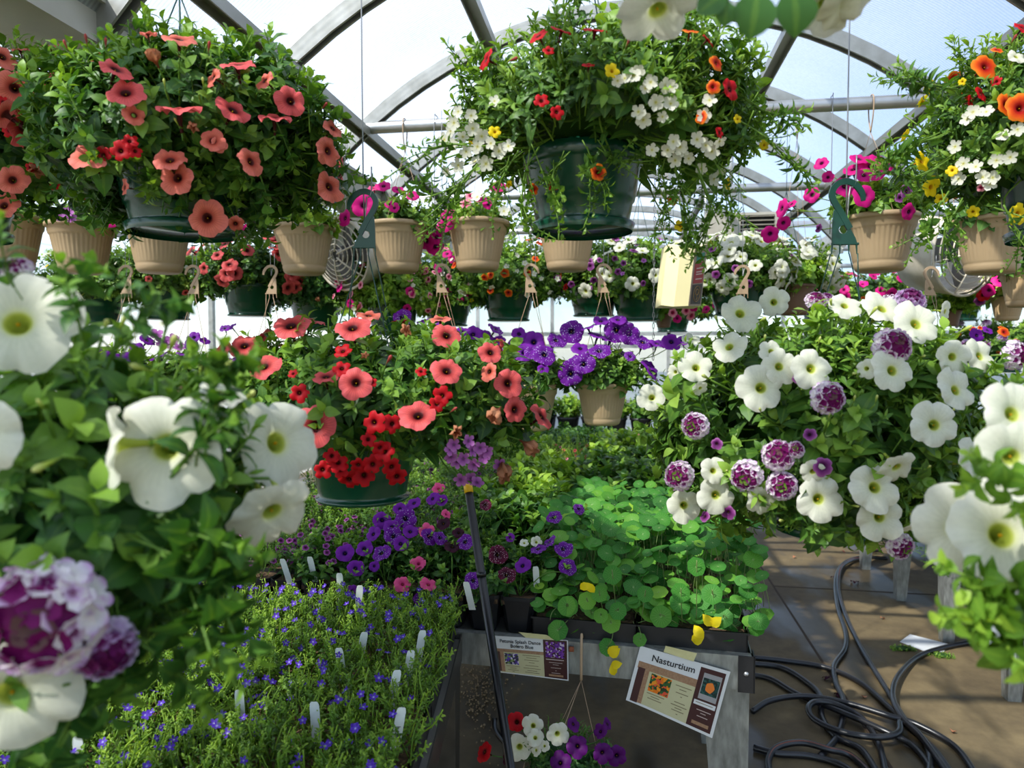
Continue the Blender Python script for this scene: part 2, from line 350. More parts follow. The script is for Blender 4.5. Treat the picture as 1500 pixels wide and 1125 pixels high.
def ob(name, t, mats, parent=None, smooth=True, label=None):   # t in world coordinates
    if isinstance(mats, str): mats = [mats]
    if parent is not None:
        base = WL[parent.name]; o = link(name, mesh(name, t.mv(-base), mats, smooth), parent); WL[o.name] = base
    else: o = link(name, mesh(name, t, mats, smooth)); WL[o.name] = np.zeros(3)
    if label: o['label'] = label
    return o
def single(name, t, mats, label, cat_, group=None, smooth=True, base=None):
    b = np.asarray(base if base is not None else t.v.mean(0), float)
    o = link(name, mesh(name, t.mv(-b), [mats] if isinstance(mats, str) else mats, smooth), None, b); WL[o.name] = b
    o['label'] = label; o['category'] = cat_
    if group: o['group'] = group
    return o
def struct(name, t, mats, smooth=False):
    o = link(name, mesh(name, t, [mats] if isinstance(mats, str) else mats, smooth)); o['kind'] = 'structure'; WL[o.name] = np.zeros(3); return o

# ------------------------------------------------------------------ leaves and shoots
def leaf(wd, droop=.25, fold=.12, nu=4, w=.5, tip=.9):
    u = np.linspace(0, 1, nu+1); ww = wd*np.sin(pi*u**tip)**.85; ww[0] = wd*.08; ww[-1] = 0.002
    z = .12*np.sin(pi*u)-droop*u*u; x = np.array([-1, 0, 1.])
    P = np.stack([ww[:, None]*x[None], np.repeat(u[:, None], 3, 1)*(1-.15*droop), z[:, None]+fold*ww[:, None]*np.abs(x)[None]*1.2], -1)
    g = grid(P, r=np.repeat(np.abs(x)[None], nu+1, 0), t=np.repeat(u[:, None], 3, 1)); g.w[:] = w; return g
def Rx(a): m = np.eye(4); m[1, 1] = m[2, 2] = cos(a); m[1, 2] = -sin(a); m[2, 1] = sin(a); return m
def Rz(a): m = np.eye(4); m[0, 0] = m[1, 1] = cos(a); m[0, 1] = -sin(a); m[1, 0] = sin(a); return m
def Sc(s): m = np.eye(4)*s; m[3, 3] = 1; return m
def Tr(x, y, z): m = np.eye(4); m[:3, 3] = (x, y, z); return m
def shoot(kind, rnd):
    ts = []; R = rnd.uniform
    if kind == 'petunia':   n, L, wd, s0, s1 = 11, .075, .30, .046, .02
    elif kind == 'calib':   n, L, wd, s0, s1 = 15, .075, .17, .034, .016
    elif kind == 'bacopa':  n, L, wd, s0, s1 = 12, .07, .32, .018, .010
    elif kind == 'broad':   n, L, wd, s0, s1 = 8, .06, .34, .060, .028
    elif kind == 'fine':    n, L, wd, s0, s1 = 16, .09, .11, .024, .012
    elif kind == 'lobelia': n, L, wd, s0, s1 = 18, .05, .27, .0115, .0065
    ts.append(tube(spline([(0, 0, -.03), (R(-.006, .006), R(-.006, .006), L*.5), (R(-.01, .01), R(-.01, .01), L)], 3), .0013 if kind != 'broad' else .002, 4, 0, .75))
    for i in range(n):
        f = i/(n-1); h = L*f**.8; az = i*2.399+R(-.3, .3); el = radians(5+55*f**1.6+R(-14, 14)); s = (s0+(s1-s0)*f)*R(.8, 1.2)
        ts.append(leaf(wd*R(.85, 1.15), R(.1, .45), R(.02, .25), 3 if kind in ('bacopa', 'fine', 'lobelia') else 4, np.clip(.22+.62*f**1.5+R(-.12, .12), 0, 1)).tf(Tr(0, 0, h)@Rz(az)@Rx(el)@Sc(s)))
    return cat(ts)
rr_ = random.Random(3)
SH = {k: [shoot(k, rr_) for _ in range(4)] for k in ('petunia', 'calib', 'bacopa', 'broad', 'fine', 'lobelia')}
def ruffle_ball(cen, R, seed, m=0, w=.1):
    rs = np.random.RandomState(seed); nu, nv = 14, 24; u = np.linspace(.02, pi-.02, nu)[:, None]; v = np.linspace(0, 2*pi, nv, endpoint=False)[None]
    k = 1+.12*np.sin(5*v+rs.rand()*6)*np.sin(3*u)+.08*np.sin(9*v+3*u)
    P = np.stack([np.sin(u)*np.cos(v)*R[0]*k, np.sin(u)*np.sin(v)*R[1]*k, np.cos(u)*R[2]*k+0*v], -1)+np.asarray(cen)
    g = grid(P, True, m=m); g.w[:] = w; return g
SAG = [1.0]
def mound(cen, R, n, kinds, seed, size=1.0, zmin=-.75, up=.55, jit=.08, core=.52, flat=0, lumps=.1):
    rd = random.Random(seed); ts = []; cen = np.asarray(cen, float); R = np.asarray(R, float)
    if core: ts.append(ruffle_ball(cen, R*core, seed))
    ph = [rd.uniform(0, 6.28) for _ in range(6)]
    buckets = {}
    tot = sum(k[1] for k in kinds)
    for i in range(n):
        z = rd.uniform(zmin, 1); a = rd.uniform(0, 2*pi); q = math.sqrt(max(0, 1-(z*z if z > 0 else abs(z)**3.2))); d = np.array([q*cos(a), q*sin(a), z])
        lump = 1+lumps*(sin(3*a+ph[0])*cos(4*z+ph[1])+.6*sin(7*a+ph[2]+5*z))
        k = (1-abs(rd.gauss(0, .10))-(.0 if rd.random() < .7 else rd.uniform(.08, .25)))*lump
        dz = d*np.array([1, 1, SAG[0] if z < 0 else 1]); p = cen+R*dz*k+np.array([rd.gauss(0, jit*.2) for _ in range(3)])*R.mean()
        nn = nrm(d/R); ax = nrm(nn+np.array([0, 0, up if z > -.35 else up*.2])+np.array([rd.gauss(0, .28) for _ in range(3)]))
        x = rd.random()*tot; kk = kinds[0][0]
        for kn, pr, *_ in kinds:
            if x < pr: kk = kn; break
            x -= pr
        s = size*rd.uniform(.8, 1.25)
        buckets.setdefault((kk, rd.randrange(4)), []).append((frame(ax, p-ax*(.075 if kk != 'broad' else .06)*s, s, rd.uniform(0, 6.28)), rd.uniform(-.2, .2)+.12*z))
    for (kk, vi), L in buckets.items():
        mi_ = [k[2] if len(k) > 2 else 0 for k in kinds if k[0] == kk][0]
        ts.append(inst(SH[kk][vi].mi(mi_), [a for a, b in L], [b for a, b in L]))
    return cat(ts)

# ------------------------------------------------------------------ flowers (unit radius, facing +Z)
def petunia(seed, seg=40, lobes=5, deep=.15, ruf=.06, back=.06, tubelen=1.0, rough=False):
    rs = np.random.RandomState(seed); th = np.linspace(0, 2*pi, seg, endpoint=False)
    rad = np.array([.07, .09, .12, .17, .28, .48, .70, .88, 1.0]); z = np.array([-1.1, -.7, -.36, -.2, -.10, -.03, .01, 0, -.03])
    z[:3] *= tubelen
    P = []; r = []
    ph = rs.rand(4)*6.28; asym = .07
    for i, (q, zz) in enumerate(zip(rad, z)):
        w = max(0, (q-.3)/.7)
        notch = (1-np.abs(np.cos(lobes*th/2)))**2.2
        k = q*(1-deep*w*notch)*(1+asym*w*np.sin(th+ph[0])+.03*w*np.sin(3*th+ph[1]))
        zz = zz+w**1.5*(ruf*np.sin(lobes*th+ph[2])+ruf*.6*np.sin(2*th+ph[1])+ruf*.5*np.sin(13*th+ph[3])*w)-back*w*w-.10*w*notch
        P.append(np.stack([k*np.cos(th), k*np.sin(th), zz+0*th], -1)); r.append(np.full(seg, q if q > .2 else 0.02))
    ts = [grid(np.array(P), True, r=np.array(r), t=np.repeat(th[None], len(P), 0))]
    cal = []
    for i in range(5): cal.append(leaf(.16, .1, .2, 3, .5).tf(Tr(0, 0, -1.12*tubelen)@Rz(i*1.257)@Rx(radians(62))@Sc(.42)))
    ts += [q.mi(1) for q in cal]
    ts.append(tube([(0, 0, -1.12*tubelen), (.0, .02, -1.3*tubelen-.15)], [.05, .035], 5, 1))
    sm = lathe([(.001, -.13), (.03, -.15), (.035, -.2), (.001, -.25)][::-1], 6, 2); sm.r[:] = .1; ts.append(sm)
    return cat(ts)
def smallflower(seed, pw=.38, cup=.12, petals=5):
    rs = np.random.RandomState(seed); ts = []
    for i in range(petals):
        u = np.array([0, .35, .75, 1.0]); ww = np.array([.08, pw*.8, pw, pw*.35])*(1+.1*rs.randn()); x = np.array([-1, 0, 1.])
        zz = cup*u**2*rs.uniform(.3, 1.6)-.1*(1-u)
        P = np.stack([ww[:, None]*x[None], np.repeat(u[:, None], 3, 1)-(.0+.08*np.abs(x))[None]*(u[:, None] > .9), np.repeat(zz[:, None], 3, 1)+.05*np.abs(x)[None]], -1)
        g = grid(P, r=np.repeat(u[:, None], 3, 1), t=np.repeat((u*0+i)[:, None], 3, 1)); ts.append(g.tf(Rz(i*2*pi/petals+rs.uniform(-.1, .1))))
    ts.append(tube([(0, 0, -.08), (0, 0, -.7)], [.1, .05], 4, 1)); return cat(ts)
def verbena(seed):
    rd = random.Random(seed); ts = []
    for i in range(32):
        f = (i+.5)/32; ph = math.acos(1-f*1.0)*1.02+rd.uniform(-.08, .08); az = i*2.39996
        d = np.array([sin(ph)*cos(az), sin(ph)*sin(az), cos(ph)*.75]); fl = smallflower(i+seed*99, .42, .15)
        fl.r = np.clip(.04+.80*sin(ph)**1.1+(.30*(fl.r-.45))*(f > .08), 0, 1); fl = T(fl.v, fl.l, fl.n, fl.m*0, fl.r, fl.t, fl.w)
        ts.append(fl.tf(frame(nrm(d*np.array([1, 1, 1.2])), d*rd.uniform(.76, .86), .33, rd.uniform(0, 6))))
    ts.append(tube([(0, 0, .3), (0, 0, -1.3)], [.12, .07], 6, 1)); return cat(ts)
def bud(seed):
    P = [(.001, 1.35), (.10, 1.28), (.2, 1.05), (.17, .8), (.11, .3), (.07, 0), (.05, -.2), (.03, -.5)]
    g = lathe(P[::-1], 10, 0, lambda k, th: 1+.12*np.cos(5*th+k*.6)); g.r = np.clip((g.v[:, 2]+.2)/1.5, 0, 1); g.t = np.arctan2(g.v[:, 1], g.v[:, 0])
    ts = [g]
    for i in range(5): ts.append(leaf(.13, -.1, .2, 3, .8).mi(1).tf(Tr(0, 0, -.1)@Rz(i*1.257)@Rx(radians(68))@Sc(.45)))
    return cat(ts)
def wilted(seed):
    rs = np.random.RandomState(seed); seg = 26; th = np.linspace(0, 2*pi, seg, endpoint=False); P = []; r = []
    for q, zz in ((.08, -1), (.13, -.55), (.22, -.2), (.42, .1), (.55, .45), (.5, .8), (.36, .95)):
        k = q*(1+.35*np.sin(5*th+rs.rand())*(q > .2)+.18*np.sin(11*th+rs.rand()*6)*(q > .3)); zj = zz+.12*np.sin(4*th+rs.rand()*6)*(q > .3)
        P.append(np.stack([k*np.cos(th), k*np.sin(th)*.75, zj], -1)); r.append(np.full(seg, q))
    return cat([grid(np.array(P), True, r=np.array(r)*1.8, t=np.repeat(th[None], 7, 0))]+[leaf(.14, .1, .2, 3, .5).mi(1).tf(Tr(0, 0, -1)@Rz(i*1.257)@Rx(radians(65))@Sc(.4)) for i in range(5)])
FT = {}
def flib(kind):
    if kind in FT: return FT[kind]
    big = lambda mt, nm, **k: (nm, [mesh(nm, petunia(s, **k), [mt, 'leaf_mid', 'yellow']) for s in range(4)])
    sml = lambda mt, nm, **k: (nm, [mesh(nm, petunia(s+9, seg=20, **k), [mt, 'leaf_mid', 'yellow']) for s in range(3)])
    D = {'W': lambda: big('white', 'petunia_flower', deep=.17, ruf=.075), 'C': lambda: big('coral', 'petunia_flower', deep=.14, ruf=.09), 'S': lambda: big('coralpink', 'petunia_flower', ruf=.1),
         'wilt': lambda: ('wilted_flower', [mesh('wilted_flower', wilted(s), ['wilt', 'leaf_mid']) for s in range(3)]),
         'r': lambda: sml('red', 'calibrachoa_flower', deep=.3), 'R': lambda: big('red', 'petunia_flower'), 'o': lambda: sml('orange', 'calibrachoa_flower'), 'y': lambda: sml('yellow', 'calibrachoa_flower', deep=.25),
         'M': lambda: sml('magenta', 'petunia_flower', deep=.12), 'P': lambda: big('purple', 'petunia_flower', deep=.1), 'X': lambda: big('splash', 'petunia_flower', deep=.08, ruf=.09), 'B': lambda: big('burgundy', 'petunia_flower', deep=.08),
         'U': lambda: big('violet', 'petunia_flower'), 'D': lambda: big('darkplum', 'petunia_flower'), 'K': lambda: big('pink', 'petunia_flower', ruf=.1), 'k': lambda: sml('pinkveined', 'calibrachoa_flower'), 'p': lambda: sml('plumcal', 'calibrachoa_flower'),
         'w': lambda: ('bacopa_flower', [mesh('bacopa_flower', smallflower(s), ['bacopa', 'stem']) for s in range(3)]), 'l': lambda: ('pink_bacopa_flower', [mesh('pink_bacopa_flower', smallflower(s), ['lilac', 'stem']) for s in range(3)]),
         'L': lambda: ('lobelia_flower', [mesh('lobelia_flower', smallflower(s, .3, .1), ['lobelia', 'stem']) for s in range(3)]),
         'V': lambda: ('verbena_cluster', [mesh('verbena_cluster', verbena(s), ['verbena', 'stem']) for s in range(2)]), 'v': lambda: ('verbena_cluster', [mesh('verbena_cluster', verbena(s), ['verbena2', 'stem']) for s in range(2)]),
         'b': lambda: ('flower_bud', [mesh('flower_bud', bud(0), ['budc', 'leaf_lime'])]), 'q': lambda: ('flower_bud', [mesh('flower_bud', bud(0), ['budred', 'leaf_mid'])]),
         'c': lambda: sml('coral', 'calibrachoa_flower')}
    FT[kind] = D[kind](); return FT[kind]
TL = {'W': 1.15, 'C': 1.15, 'S': 1.15, 'wilt': 1, 'w': .6, 'l': .6, 'L': .6, 'V': 1.2, 'v': 1.2, 'b': .4, 'q': .4}
FR = random.Random(11)
def put_flower(root, kind, pos, n, rad):
    nm, ms = flib(kind); o = link(nm, FR.choice(ms), root, np.asarray(pos)-WL[root.name])
    m = frame(n, (0, 0, 0), 1, FR.uniform(0, 6.28)); e = Matrix([list(m[i][:3]) for i in range(3)]).to_euler(); o.rotation_euler = e; o.scale = (rad, rad, rad); return o
def camdir(sx, sy):
    k = math.sqrt(max(.0, 1-min(1, sx*sx+sy*sy))); return nrm(RT*sx+UP*sy-FW*max(k, .08))
def hit(px, py, cen, R):
    d = ray(px, py); o = (EYE-cen)/R; dd = d/R; a = dd@dd; b = 2*o@dd; k = o@o-1; D = b*b-4*a*k
    if D >= 0: t = (-b-math.sqrt(D))/(2*a); return EYE+d*t, t
    t = -b/(2*a); return EYE+d*t, t
def hit(px, py, cen, R):
    d = ray(px, py); o = (EYE-cen)/R; dd = d/R; tc = -(o@dd)/(dd@dd); hw = 1.3/math.sqrt(dd@dd); ts = np.linspace(tc-hw, tc+hw, 240); P = o[None]+ts[:, None]*dd[None]; P[:, 2] = np.where(P[:, 2] < 0, P[:, 2]/SAG[0], P[:, 2])
    f = P[:, 0]**2+P[:, 1]**2+np.where(P[:, 2] > 0, P[:, 2]**2, np.abs(P[:, 2])**3.2); i = int(np.argmax(f <= 1)) if (f <= 1).any() else int(np.argmin(f)); return EYE+d*ts[i], ts[i]
def flowers_px(root, lst, cen, R, stems, default='W', grow=1.0):
    cen = np.asarray(cen, float); R = np.asarray(R, float)*1.03
    for f in lst:
        kind, px, py, rp = f[:4]; p, t = hit(px, py, cen, R); rad = rp*t/F*grow
        out = nrm((p-cen)/R**2)
        if len(f) > 5: n = camdir(f[4], f[5])
        else: n = nrm(out*.5+nrm(EYE-p)*.6+np.array([0, 0, .3])+np.array([FR.gauss(0, .22) for _ in range(3)]))
        p = p+n*rad*.25; put_flower(root, kind, p, n, rad)
        tl = TL.get(kind, 1.15)*rad; a = p-n*tl; b = cen+(p-cen)*.55+np.array([0, 0, -.01]); stems.append(tube(spline([a, (a+b)/2-n*.02, b], 3), .0016, 4, 0, .7))
def flowers_rand(root, cen, R, spec, n, seed, stems, zmin=-.5, camside=None, up=.3):
    rd = random.Random(seed); cen = np.asarray(cen, float); R = np.asarray(R, float)
    for i in range(n):
        kind, r0 = rd.choice(spec); z = rd.uniform(zmin, .95); a = rd.uniform(0, 2*pi)
        if camside is not None:
            tc = nrm(EYE-cen); a = math.atan2(tc[1], tc[0])+rd.uniform(*camside)
        q = math.sqrt(1-z*z); d = np.array([q*cos(a), q*sin(a), z]); p = cen+R*d*rd.uniform(.98, 1.1); nn = nrm(nrm(d/R)+np.array([0, 0, up])+np.array([rd.gauss(0, .25) for _ in range(3)]))
        rad = r0*rd.uniform(.8, 1.15); put_flower(root, kind, p, nn, rad); stems.append(tube([p-nn*rad, cen+(p-cen)*.6], .0013, 4, 0, .7))

# ------------------------------------------------------------------ pots, hooks, wires
def taper_pot_tan(Rr=.122, h=.185, flute=True):
    k = Rr/.122
    pr = [(.001, 0), (.066, 0), (.074, .004), (.079, .012), (.082, .026), (.081, .030), (.083, .034), (.085, .040), (.094, .085), (.104, .135), (.106, .140), (.110, .146), (.112, .166), (.118, .169), (.122, .172), (.122, .184), (.119, .186), (.110, .184), (.107, .165), (.001, .163)]
    fl = {7: 0, 8: 1, 9: 1}
    def rmod(i, th):
        if flute and i in fl and fl[i]: return 1-.028*(np.cos(40*th) > 0.2)
        return 1+0*th
    return [(r*k, z*h/.185) for r, z in pr], rmod
TANPROF, TANMOD = taper_pot_tan()
TANMESH = mesh('pot', lathe(TANPROF, 160, 0, TANMOD), ['tan']); SOILM = mesh('soil', lathe([(.001, .172), (.05, .174), (.107, .168)], 24), ['soil'])
def greenpot(Rr, h):
    pr = [(.001, .0), (.80, 0), (.84, .02), (.84, .05), (.78, .06), (.79, .10), (.84, .32), (.87, .34), (.885, .40), (.90, .42), (.95, .78), (.97, .80), (1, .82), (1, .98), (.98, 1), (.93, .98), (.91, .85), (.001, .84)]
    return lathe([(r*Rr, z*h) for r, z in pr], 56)
def hookT(size=.112, mirror=False):
    f = lambda x, y: ((x-300)/460, (505-y)/460)
    path = [f(*p) for p in [(180, 205), (192, 150), (230, 98), (285, 68), (345, 74), (388, 115), (398, 165), (375, 222), (335, 285), (270, 400)]]
    P = spline([(x, 0, z) for x, z in path], 5); tg = np.gradient(P, axis=0); G = []
    for i in range(len(P)):
        t = nrm(tg[i]); nn = np.array([-t[2], 0, t[0]]); wv = .046 if i > 6 else .026+.02*i/6; th = .022
        G.append([P[i]+nn*wv+[0, -th, 0], P[i]+nn*wv+[0, th, 0], P[i]-nn*wv+[0, th, 0], P[i]-nn*wv+[0, -th, 0]])
    ts = [grid(np.array(G), True)]
    poly = [f(*p) for p in [(382, 235), (392, 360), (394, 505), (210, 505), (250, 430), (310, 320)]]; hc = np.array(f(318, 405)); hr = 30/460
    N = 40; O = []; I = []
    for i in range(N):
        a = 2*pi*i/N; d = np.array([cos(a), sin(a)]); best = 9
        for j in range(len(poly)):
            A = np.array(poly[j])-hc; B = np.array(poly[(j+1) % len(poly)])-hc; e = B-A; den = d[0]*e[1]-d[1]*e[0]
            if abs(den) > 1e-9:
                t = (A[0]*e[1]-A[1]*e[0])/den; s = (A[0]*d[1]-A[1]*d[0])/den
                if t > 0 and -.001 <= s <= 1.001: best = min(best, t)
        o = hc+d*best; q = hc+d*hr; O.append(o); I.append(q)
    th = .014; ring = [[(x, -th, z) for x, z in I], [(x, -th, z) for x, z in O], [(x, th, z) for x, z in O], [(x, th, z) for x, z in I], [(x, -th, z) for x, z in I]]
    ts.append(grid(np.array(ring), True))
    ts.append(tube([(f(206, 505)[0], 0, -.002), (f(396, 505)[0], 0, -.002)], .02, 6))
    for x in (222, 275, 335, 388): ts.append(tube([(f(x, 505)[0], 0, 0.01), (f(x, 505)[0]+(x-305)/460*.06, 0, -.16)], [.018, .009], 6))
    t = cat(ts)
    if mirror: t = T(t.v*[-1, 1, 1], t.l, t.n, t.m)
    return t.tf(Sc(size))
HK = {}
def hang(root, hookpos, rim_c, rim_r, size, mirror, matname, wr=.0012, nw=4):
    key = (round(size, 3), mirror, matname)
    if key not in HK: HK[key] = mesh('hanger_hook', hookT(size, mirror), [matname], False)
    h = link('hanger_hook', HK[key], root, hookpos-WL[root.name]); h.rotation_euler = (0, 0, YAW*.6)
    sg = -1 if mirror else 1
    for i in range(nw):
        x = [(222-300), (275-300), (335-300), (388-300)][i]/460*size*sg*1.1
        a = hookpos+np.array([x, 0, -.15*size]); q = pi*(.75+[0, .35, 1.15, 1.5][i]) if not mirror else pi*(.25-[0, .35, 1.15, 1.5][i])
        b = rim_c+rim_r*np.array([cos(q), sin(q), 0]); ob('hanger_wire', tube(spline([a, (a*.55+b*.45)+np.array([0, 0, -.004]), b], 4), wr, 5), matname, root)
def topwire(px, y0, hookpos, size, label, grp=None, over=.35, thick=.0014):
    top = hookpos+np.array([0.0, 0, size*.97]); p0 = top+np.array([0, 0, .05+y0])
    lp = [p0, top+np.array([0, 0, .01]), top+np.array([.007, 0, -.012]), top+np.array([.016, 0, -.004]), top+np.array([.017, 0, .045])]
    single('support_wire', tube(spline(lp, 3), thick, 5), 'wire', label, 'wire', grp, base=p0)

# ================================================================== SETTING
APX = .05
def arch(x, apx=APX, R=1.67, top=2.85):
    d = x-apx; return top-R+math.sqrt(max(0, R*R-d*d))
BAYS = [APX-2.72, APX, APX+2.72]; HALF = 1.27
def roofz(x): return arch(x, min(BAYS, key=lambda b: abs(b-x)))
struct('floor', box(-7, 7, -2.5, 9.5, -.1, 0), 'floor')
for nm, a, b in (('trim_1', (1.005, -2), (1.005, 9.4)), ('trim_2', (1.01, 4.84), (5, 4.77)), ('trim_3', (-2.2, -2), (-2.2, 9.4)), ('trim_4', (1.01, 2.35), (-.2, 2.4))):
    a = np.array([*a, .0008]); b = np.array([*b, .0008]); struct(nm, bar(a, b, .012, .0016), 'seam')
g = thing('outside_ground', 'pale open ground beyond the greenhouse walls', 'ground', (0, 0, -.12)); g['kind'] = 'structure'
gm = ob('ground_surface', box(-60, 60, -60, 60, -.3, -.12), 'ground', g); gm['kind'] = 'structure'
# roof skins
for bi, bx in enumerate(BAYS):
    xs = np.linspace(bx-HALF, bx+HALF, 29)
    P = np.array([[(x, y, arch(x, bx)+.035) for x in xs] for y in (-2.5, 0, 3, 6, 9.4)])
    struct('ceiling' if bi == 1 else 'ceiling_%s' % ('left' if bi == 0 else 'right'), grid(P), 'poly', True)
# end and side walls
def wallgrid(nm, P): struct(nm, grid(P), 'poly')
wallgrid('wall_back', np.array([[(x, 9.4, z) for x in np.linspace(-4.2, 4.3, 6)] for z in (0, 1.3, 2.28)]))
wallgrid('wall_back_gable', np.array([[(x, 9.4, 2.28+(max(arch(x, min(BAYS, key=lambda b: abs(b-x))), 2.28)-2.28)*k) for x in np.linspace(-4.0, 4.1, 60)] for k in (0, 1)]))
wallgrid('wall_left', np.array([[(-4.02, y, z) for y in (-2.5, 3, 9.4)] for z in (0, 1.2, 2.3)]))
wallgrid('wall_right', np.array([[(4.12, y, z) for y in (-2.5, 3, 9.4)] for z in (0, 1.2, 2.3)]))
# wall frames (horizontal girts and posts of the far end)
for z in (.9, 1.62, 1.78, 2.28): struct('trim_%d' % (5+int(z*10)), bar((-4, 9.34, z), (4.1, 9.34, z), .04, .05), 'alu')
k = 40
for x in (-3.1, -1.9, -.9, -.2, .6, 1.35, 2.0, 2.7, 3.4): struct('trim_%d' % k, bar((x, 9.34, 0), (x, 9.34, 2.4), .045, .04), 'alu'); k += 1
for y in (1.5, 4, 6.5, 9): struct('trim_%d' % k, bar((-4.0, y, 0), (-4.0, y, 2.3), .05, .05), 'steel'); k += 1
for z in (.7, 1.3): struct('trim_%d' % k, bar((-3.98, -2, z), (-3.98, 9.3, z), .04, .05), 'steel'); k += 1
# arched ribs: a channel section, lit flange and dark web
RIBY = [.9, 1.52, 2.14, 2.8, 3.47, 4.13, 4.75, 5.35, 6.0, 6.65, 7.3, 8.0, 8.7]
bayname = ['in the left bay', 'in the middle bay', 'in the right bay']
def rib(bx, y):
    xs = np.linspace(bx-HALF, bx+HALF, 25); G = []
    for x in xs:
        z = arch(x, bx); d = nrm(np.array([x-bx, 0, z-(2.85-1.67)])); p = np.array([x, y, z])
        sec = [(-.020, .030), (.020, .030), (.020, -.022), (.012, -.022), (.012, .022), (-.012, .022), (-.012, -.022), (-.020, -.022)]
        G.append([p+d*b+np.array([0, a, 0]) for a, b in sec])
    return grid(np.array(G), True)
ribnum = ['nearest', 'second', 'third', 'fourth', 'fifth', 'sixth', 'seventh', 'eighth', 'ninth', 'tenth', 'eleventh', 'twelfth', 'last']
for bi, bx in enumerate(BAYS):
    for i, y in enumerate(RIBY):
        single('roof_rib', rib(bx, y), 'steel', '%s arched steel roof rib from the front %s' % (ribnum[i], bayname[bi]), 'roof rib', 'arched roof ribs', False, (bx, y, 2.85))
# purlins
for bi, bx in enumerate(BAYS):
    for x, nn in ((-1.08, 'lower left'), (-.56, 'upper left'), (.56, 'upper right'), (1.06, 'lower right')):
        z = arch(bx+x, bx)-.01; t = cat([bar((bx+x, -2.4, z), (bx+x, 9.3, z), .05, .012), bar((bx+x-.023, -2.4, z-.015), (bx+x-.023, 9.3, z-.015), .005, .03), bar((bx+x+.023, -2.4, z-.015), (bx+x+.023, 9.3, z-.015), .005, .03)])
        single('roof_purlin', t, 'steel', '%s steel purlin running the length of the roof %s' % (nn, bayname[bi]), 'purlin', 'roof purlins', False, (bx+x, 3, z))
# gutters between bays
for sx, nn in ((-1, 'left'), ):
    gx = APX+sx*1.36; t = cat([box(gx-.09, gx+.09, -2.4, 9.3, 2.26, 2.275), box(gx-.115, gx-.09, -2.4, 9.3, 2.26, 2.36), box(gx+.09, gx+.115, -2.4, 9.3, 2.26, 2.36), box(gx-.14, gx-.115, -2.4, 9.3, 2.345, 2.36), box(gx+.115, gx+.14, -2.4, 9.3, 2.345, 2.36)])
    single('gutter_beam', t, 'gutter', 'pale metal gutter beam on the %s, running between two roof bays' % nn, 'gutter', None, False, (gx, 3, 2.26))
# tie pipes
for i, (y, nn) in enumerate(((2.8, 'nearest'), (4.13, 'second'), (5.35, 'third'), (6.65, 'fourth'), (8.0, 'farthest'))):
    t = thing('cross_pipe', '%s horizontal steel pipe spanning under the arched ribs' % nn, 'pipe', (0, y, 2.455), 'cross pipes')
    ob('pipe', tube([(-4, y, 2.455), (0, y, 2.455), (4.1, y, 2.455)], .024, 14), 'alu', t)
    for x in ((.015, ) if i == 0 else (-.5, .015, .6)): ob('upright', tube([(x, y+.03, 2.455), (x, y+.03, arch(x))], .019 if i == 0 else .012, 10), 'alu', t)
single('eave_rail', bar((APX+1.36, -2.4, 2.27), (APX+1.36, 9.3, 2.27), .03, .05), 'steel', 'slim steel eave rail between the middle and right roof bays', 'rail', None, False)

# ------------------------------------------------------------------ fans, heater, carton
def fan(name, label, cen, axis, R, Ln):
    t = thing(name, label, 'fan', cen-np.array([0, 0, R])); m = frame(axis, cen, 1, 0)
    wm = lambda g: g.tf(m)
    ob('housing', wm(lathe([(R*.98, 0), (R*1.0, -.01), (R*.96, -Ln*.5), (R*.9, -Ln), (R*.87, -Ln), (R*.92, -Ln*.5), (R*.95, 0)], 48)), 'fanwhite', t)
    rings = []
    for i in range(7):
        r = R*(.16+.84*i/6); z = .045*(1-(r/R)**2)+.012; a = np.linspace(0, 2*pi, 49); rings.append(tube(np.stack([r*np.cos(a), r*np.sin(a), 0*a+z], -1), .0032 if i < 6 else .007, 5))
    for i in range(6):
        a = i*pi/3+.3; rr = np.linspace(.1, 1, 6)*R; rings.append(tube(np.stack([rr*cos(a), rr*sin(a), .045*(1-(rr/R)**2)+.014], -1), .0045, 5))
    ob('wire_guard', wm(cat(rings)), 'fanwhite', t)
    ob('motor', wm(lathe([(.001, .01), (R*.22, .01), (R*.24, -.02), (R*.24, -Ln*.8), (.001, -Ln*.8)][::-1], 24)), 'fangrey', t)
    for k in range(4):
        g = leaf(.34, .0, .05, 5).tf(Rz(k*pi/2)@Rx(0)@Sc(R*.88)); g.v[:, 2] = g.v[:, 2]*.4-.05+.04*np.sin(k+g.v[:, 0]*12); ob('blade', wm(g), 'fangrey', t)
    ob('bracket', cat([tube([cen+np.array([0, .02, R]), np.array([cen[0], cen[1]+.02, roofz(cen[0])+.02])], .008, 8)]), 'steel', t)
fan('circulation_fan', 'white drum fan with a wire guard hanging at the right between tan pots', at(1412, 368, 3.3), nrm(RT*.32-FW*.9-UP*.15), .205, .22)
fan('circulation_fan', 'white drum fan half hidden behind the tan pot above the coral basket', at(503, 372, 3.3), nrm(-RT*.5-FW*.8-UP*.25), .165, .20)
hp = at(1085, 327, 5.0); t = thing('unit_heater', 'beige ceiling unit heater with louvres near the far end', 'heater', hp-np.array([0, 0, .08]))
q = lambda x0, x1, y0, y1, z0, z1: box(hp[0]+x0, hp[0]+x1, hp[1]+y0, hp[1]+y1, hp[2]+z0, hp[2]+z1)
ob('cabinet', cat([q(-.24, .25, 0, .5, .055, .075), q(-.24, -.0, 0, .5, -.06, .055), q(.23, .25, 0, .5, -.06, .055), q(-.24, .25, 0, .5, -.075, -.06)]), 'heater', t, False)
ob('hollow_shade_plate', q(0, .23, .03, .05, -.06, .055), 'dark', t, False)  # dark plate painting the shade of the hollow behind the louvres
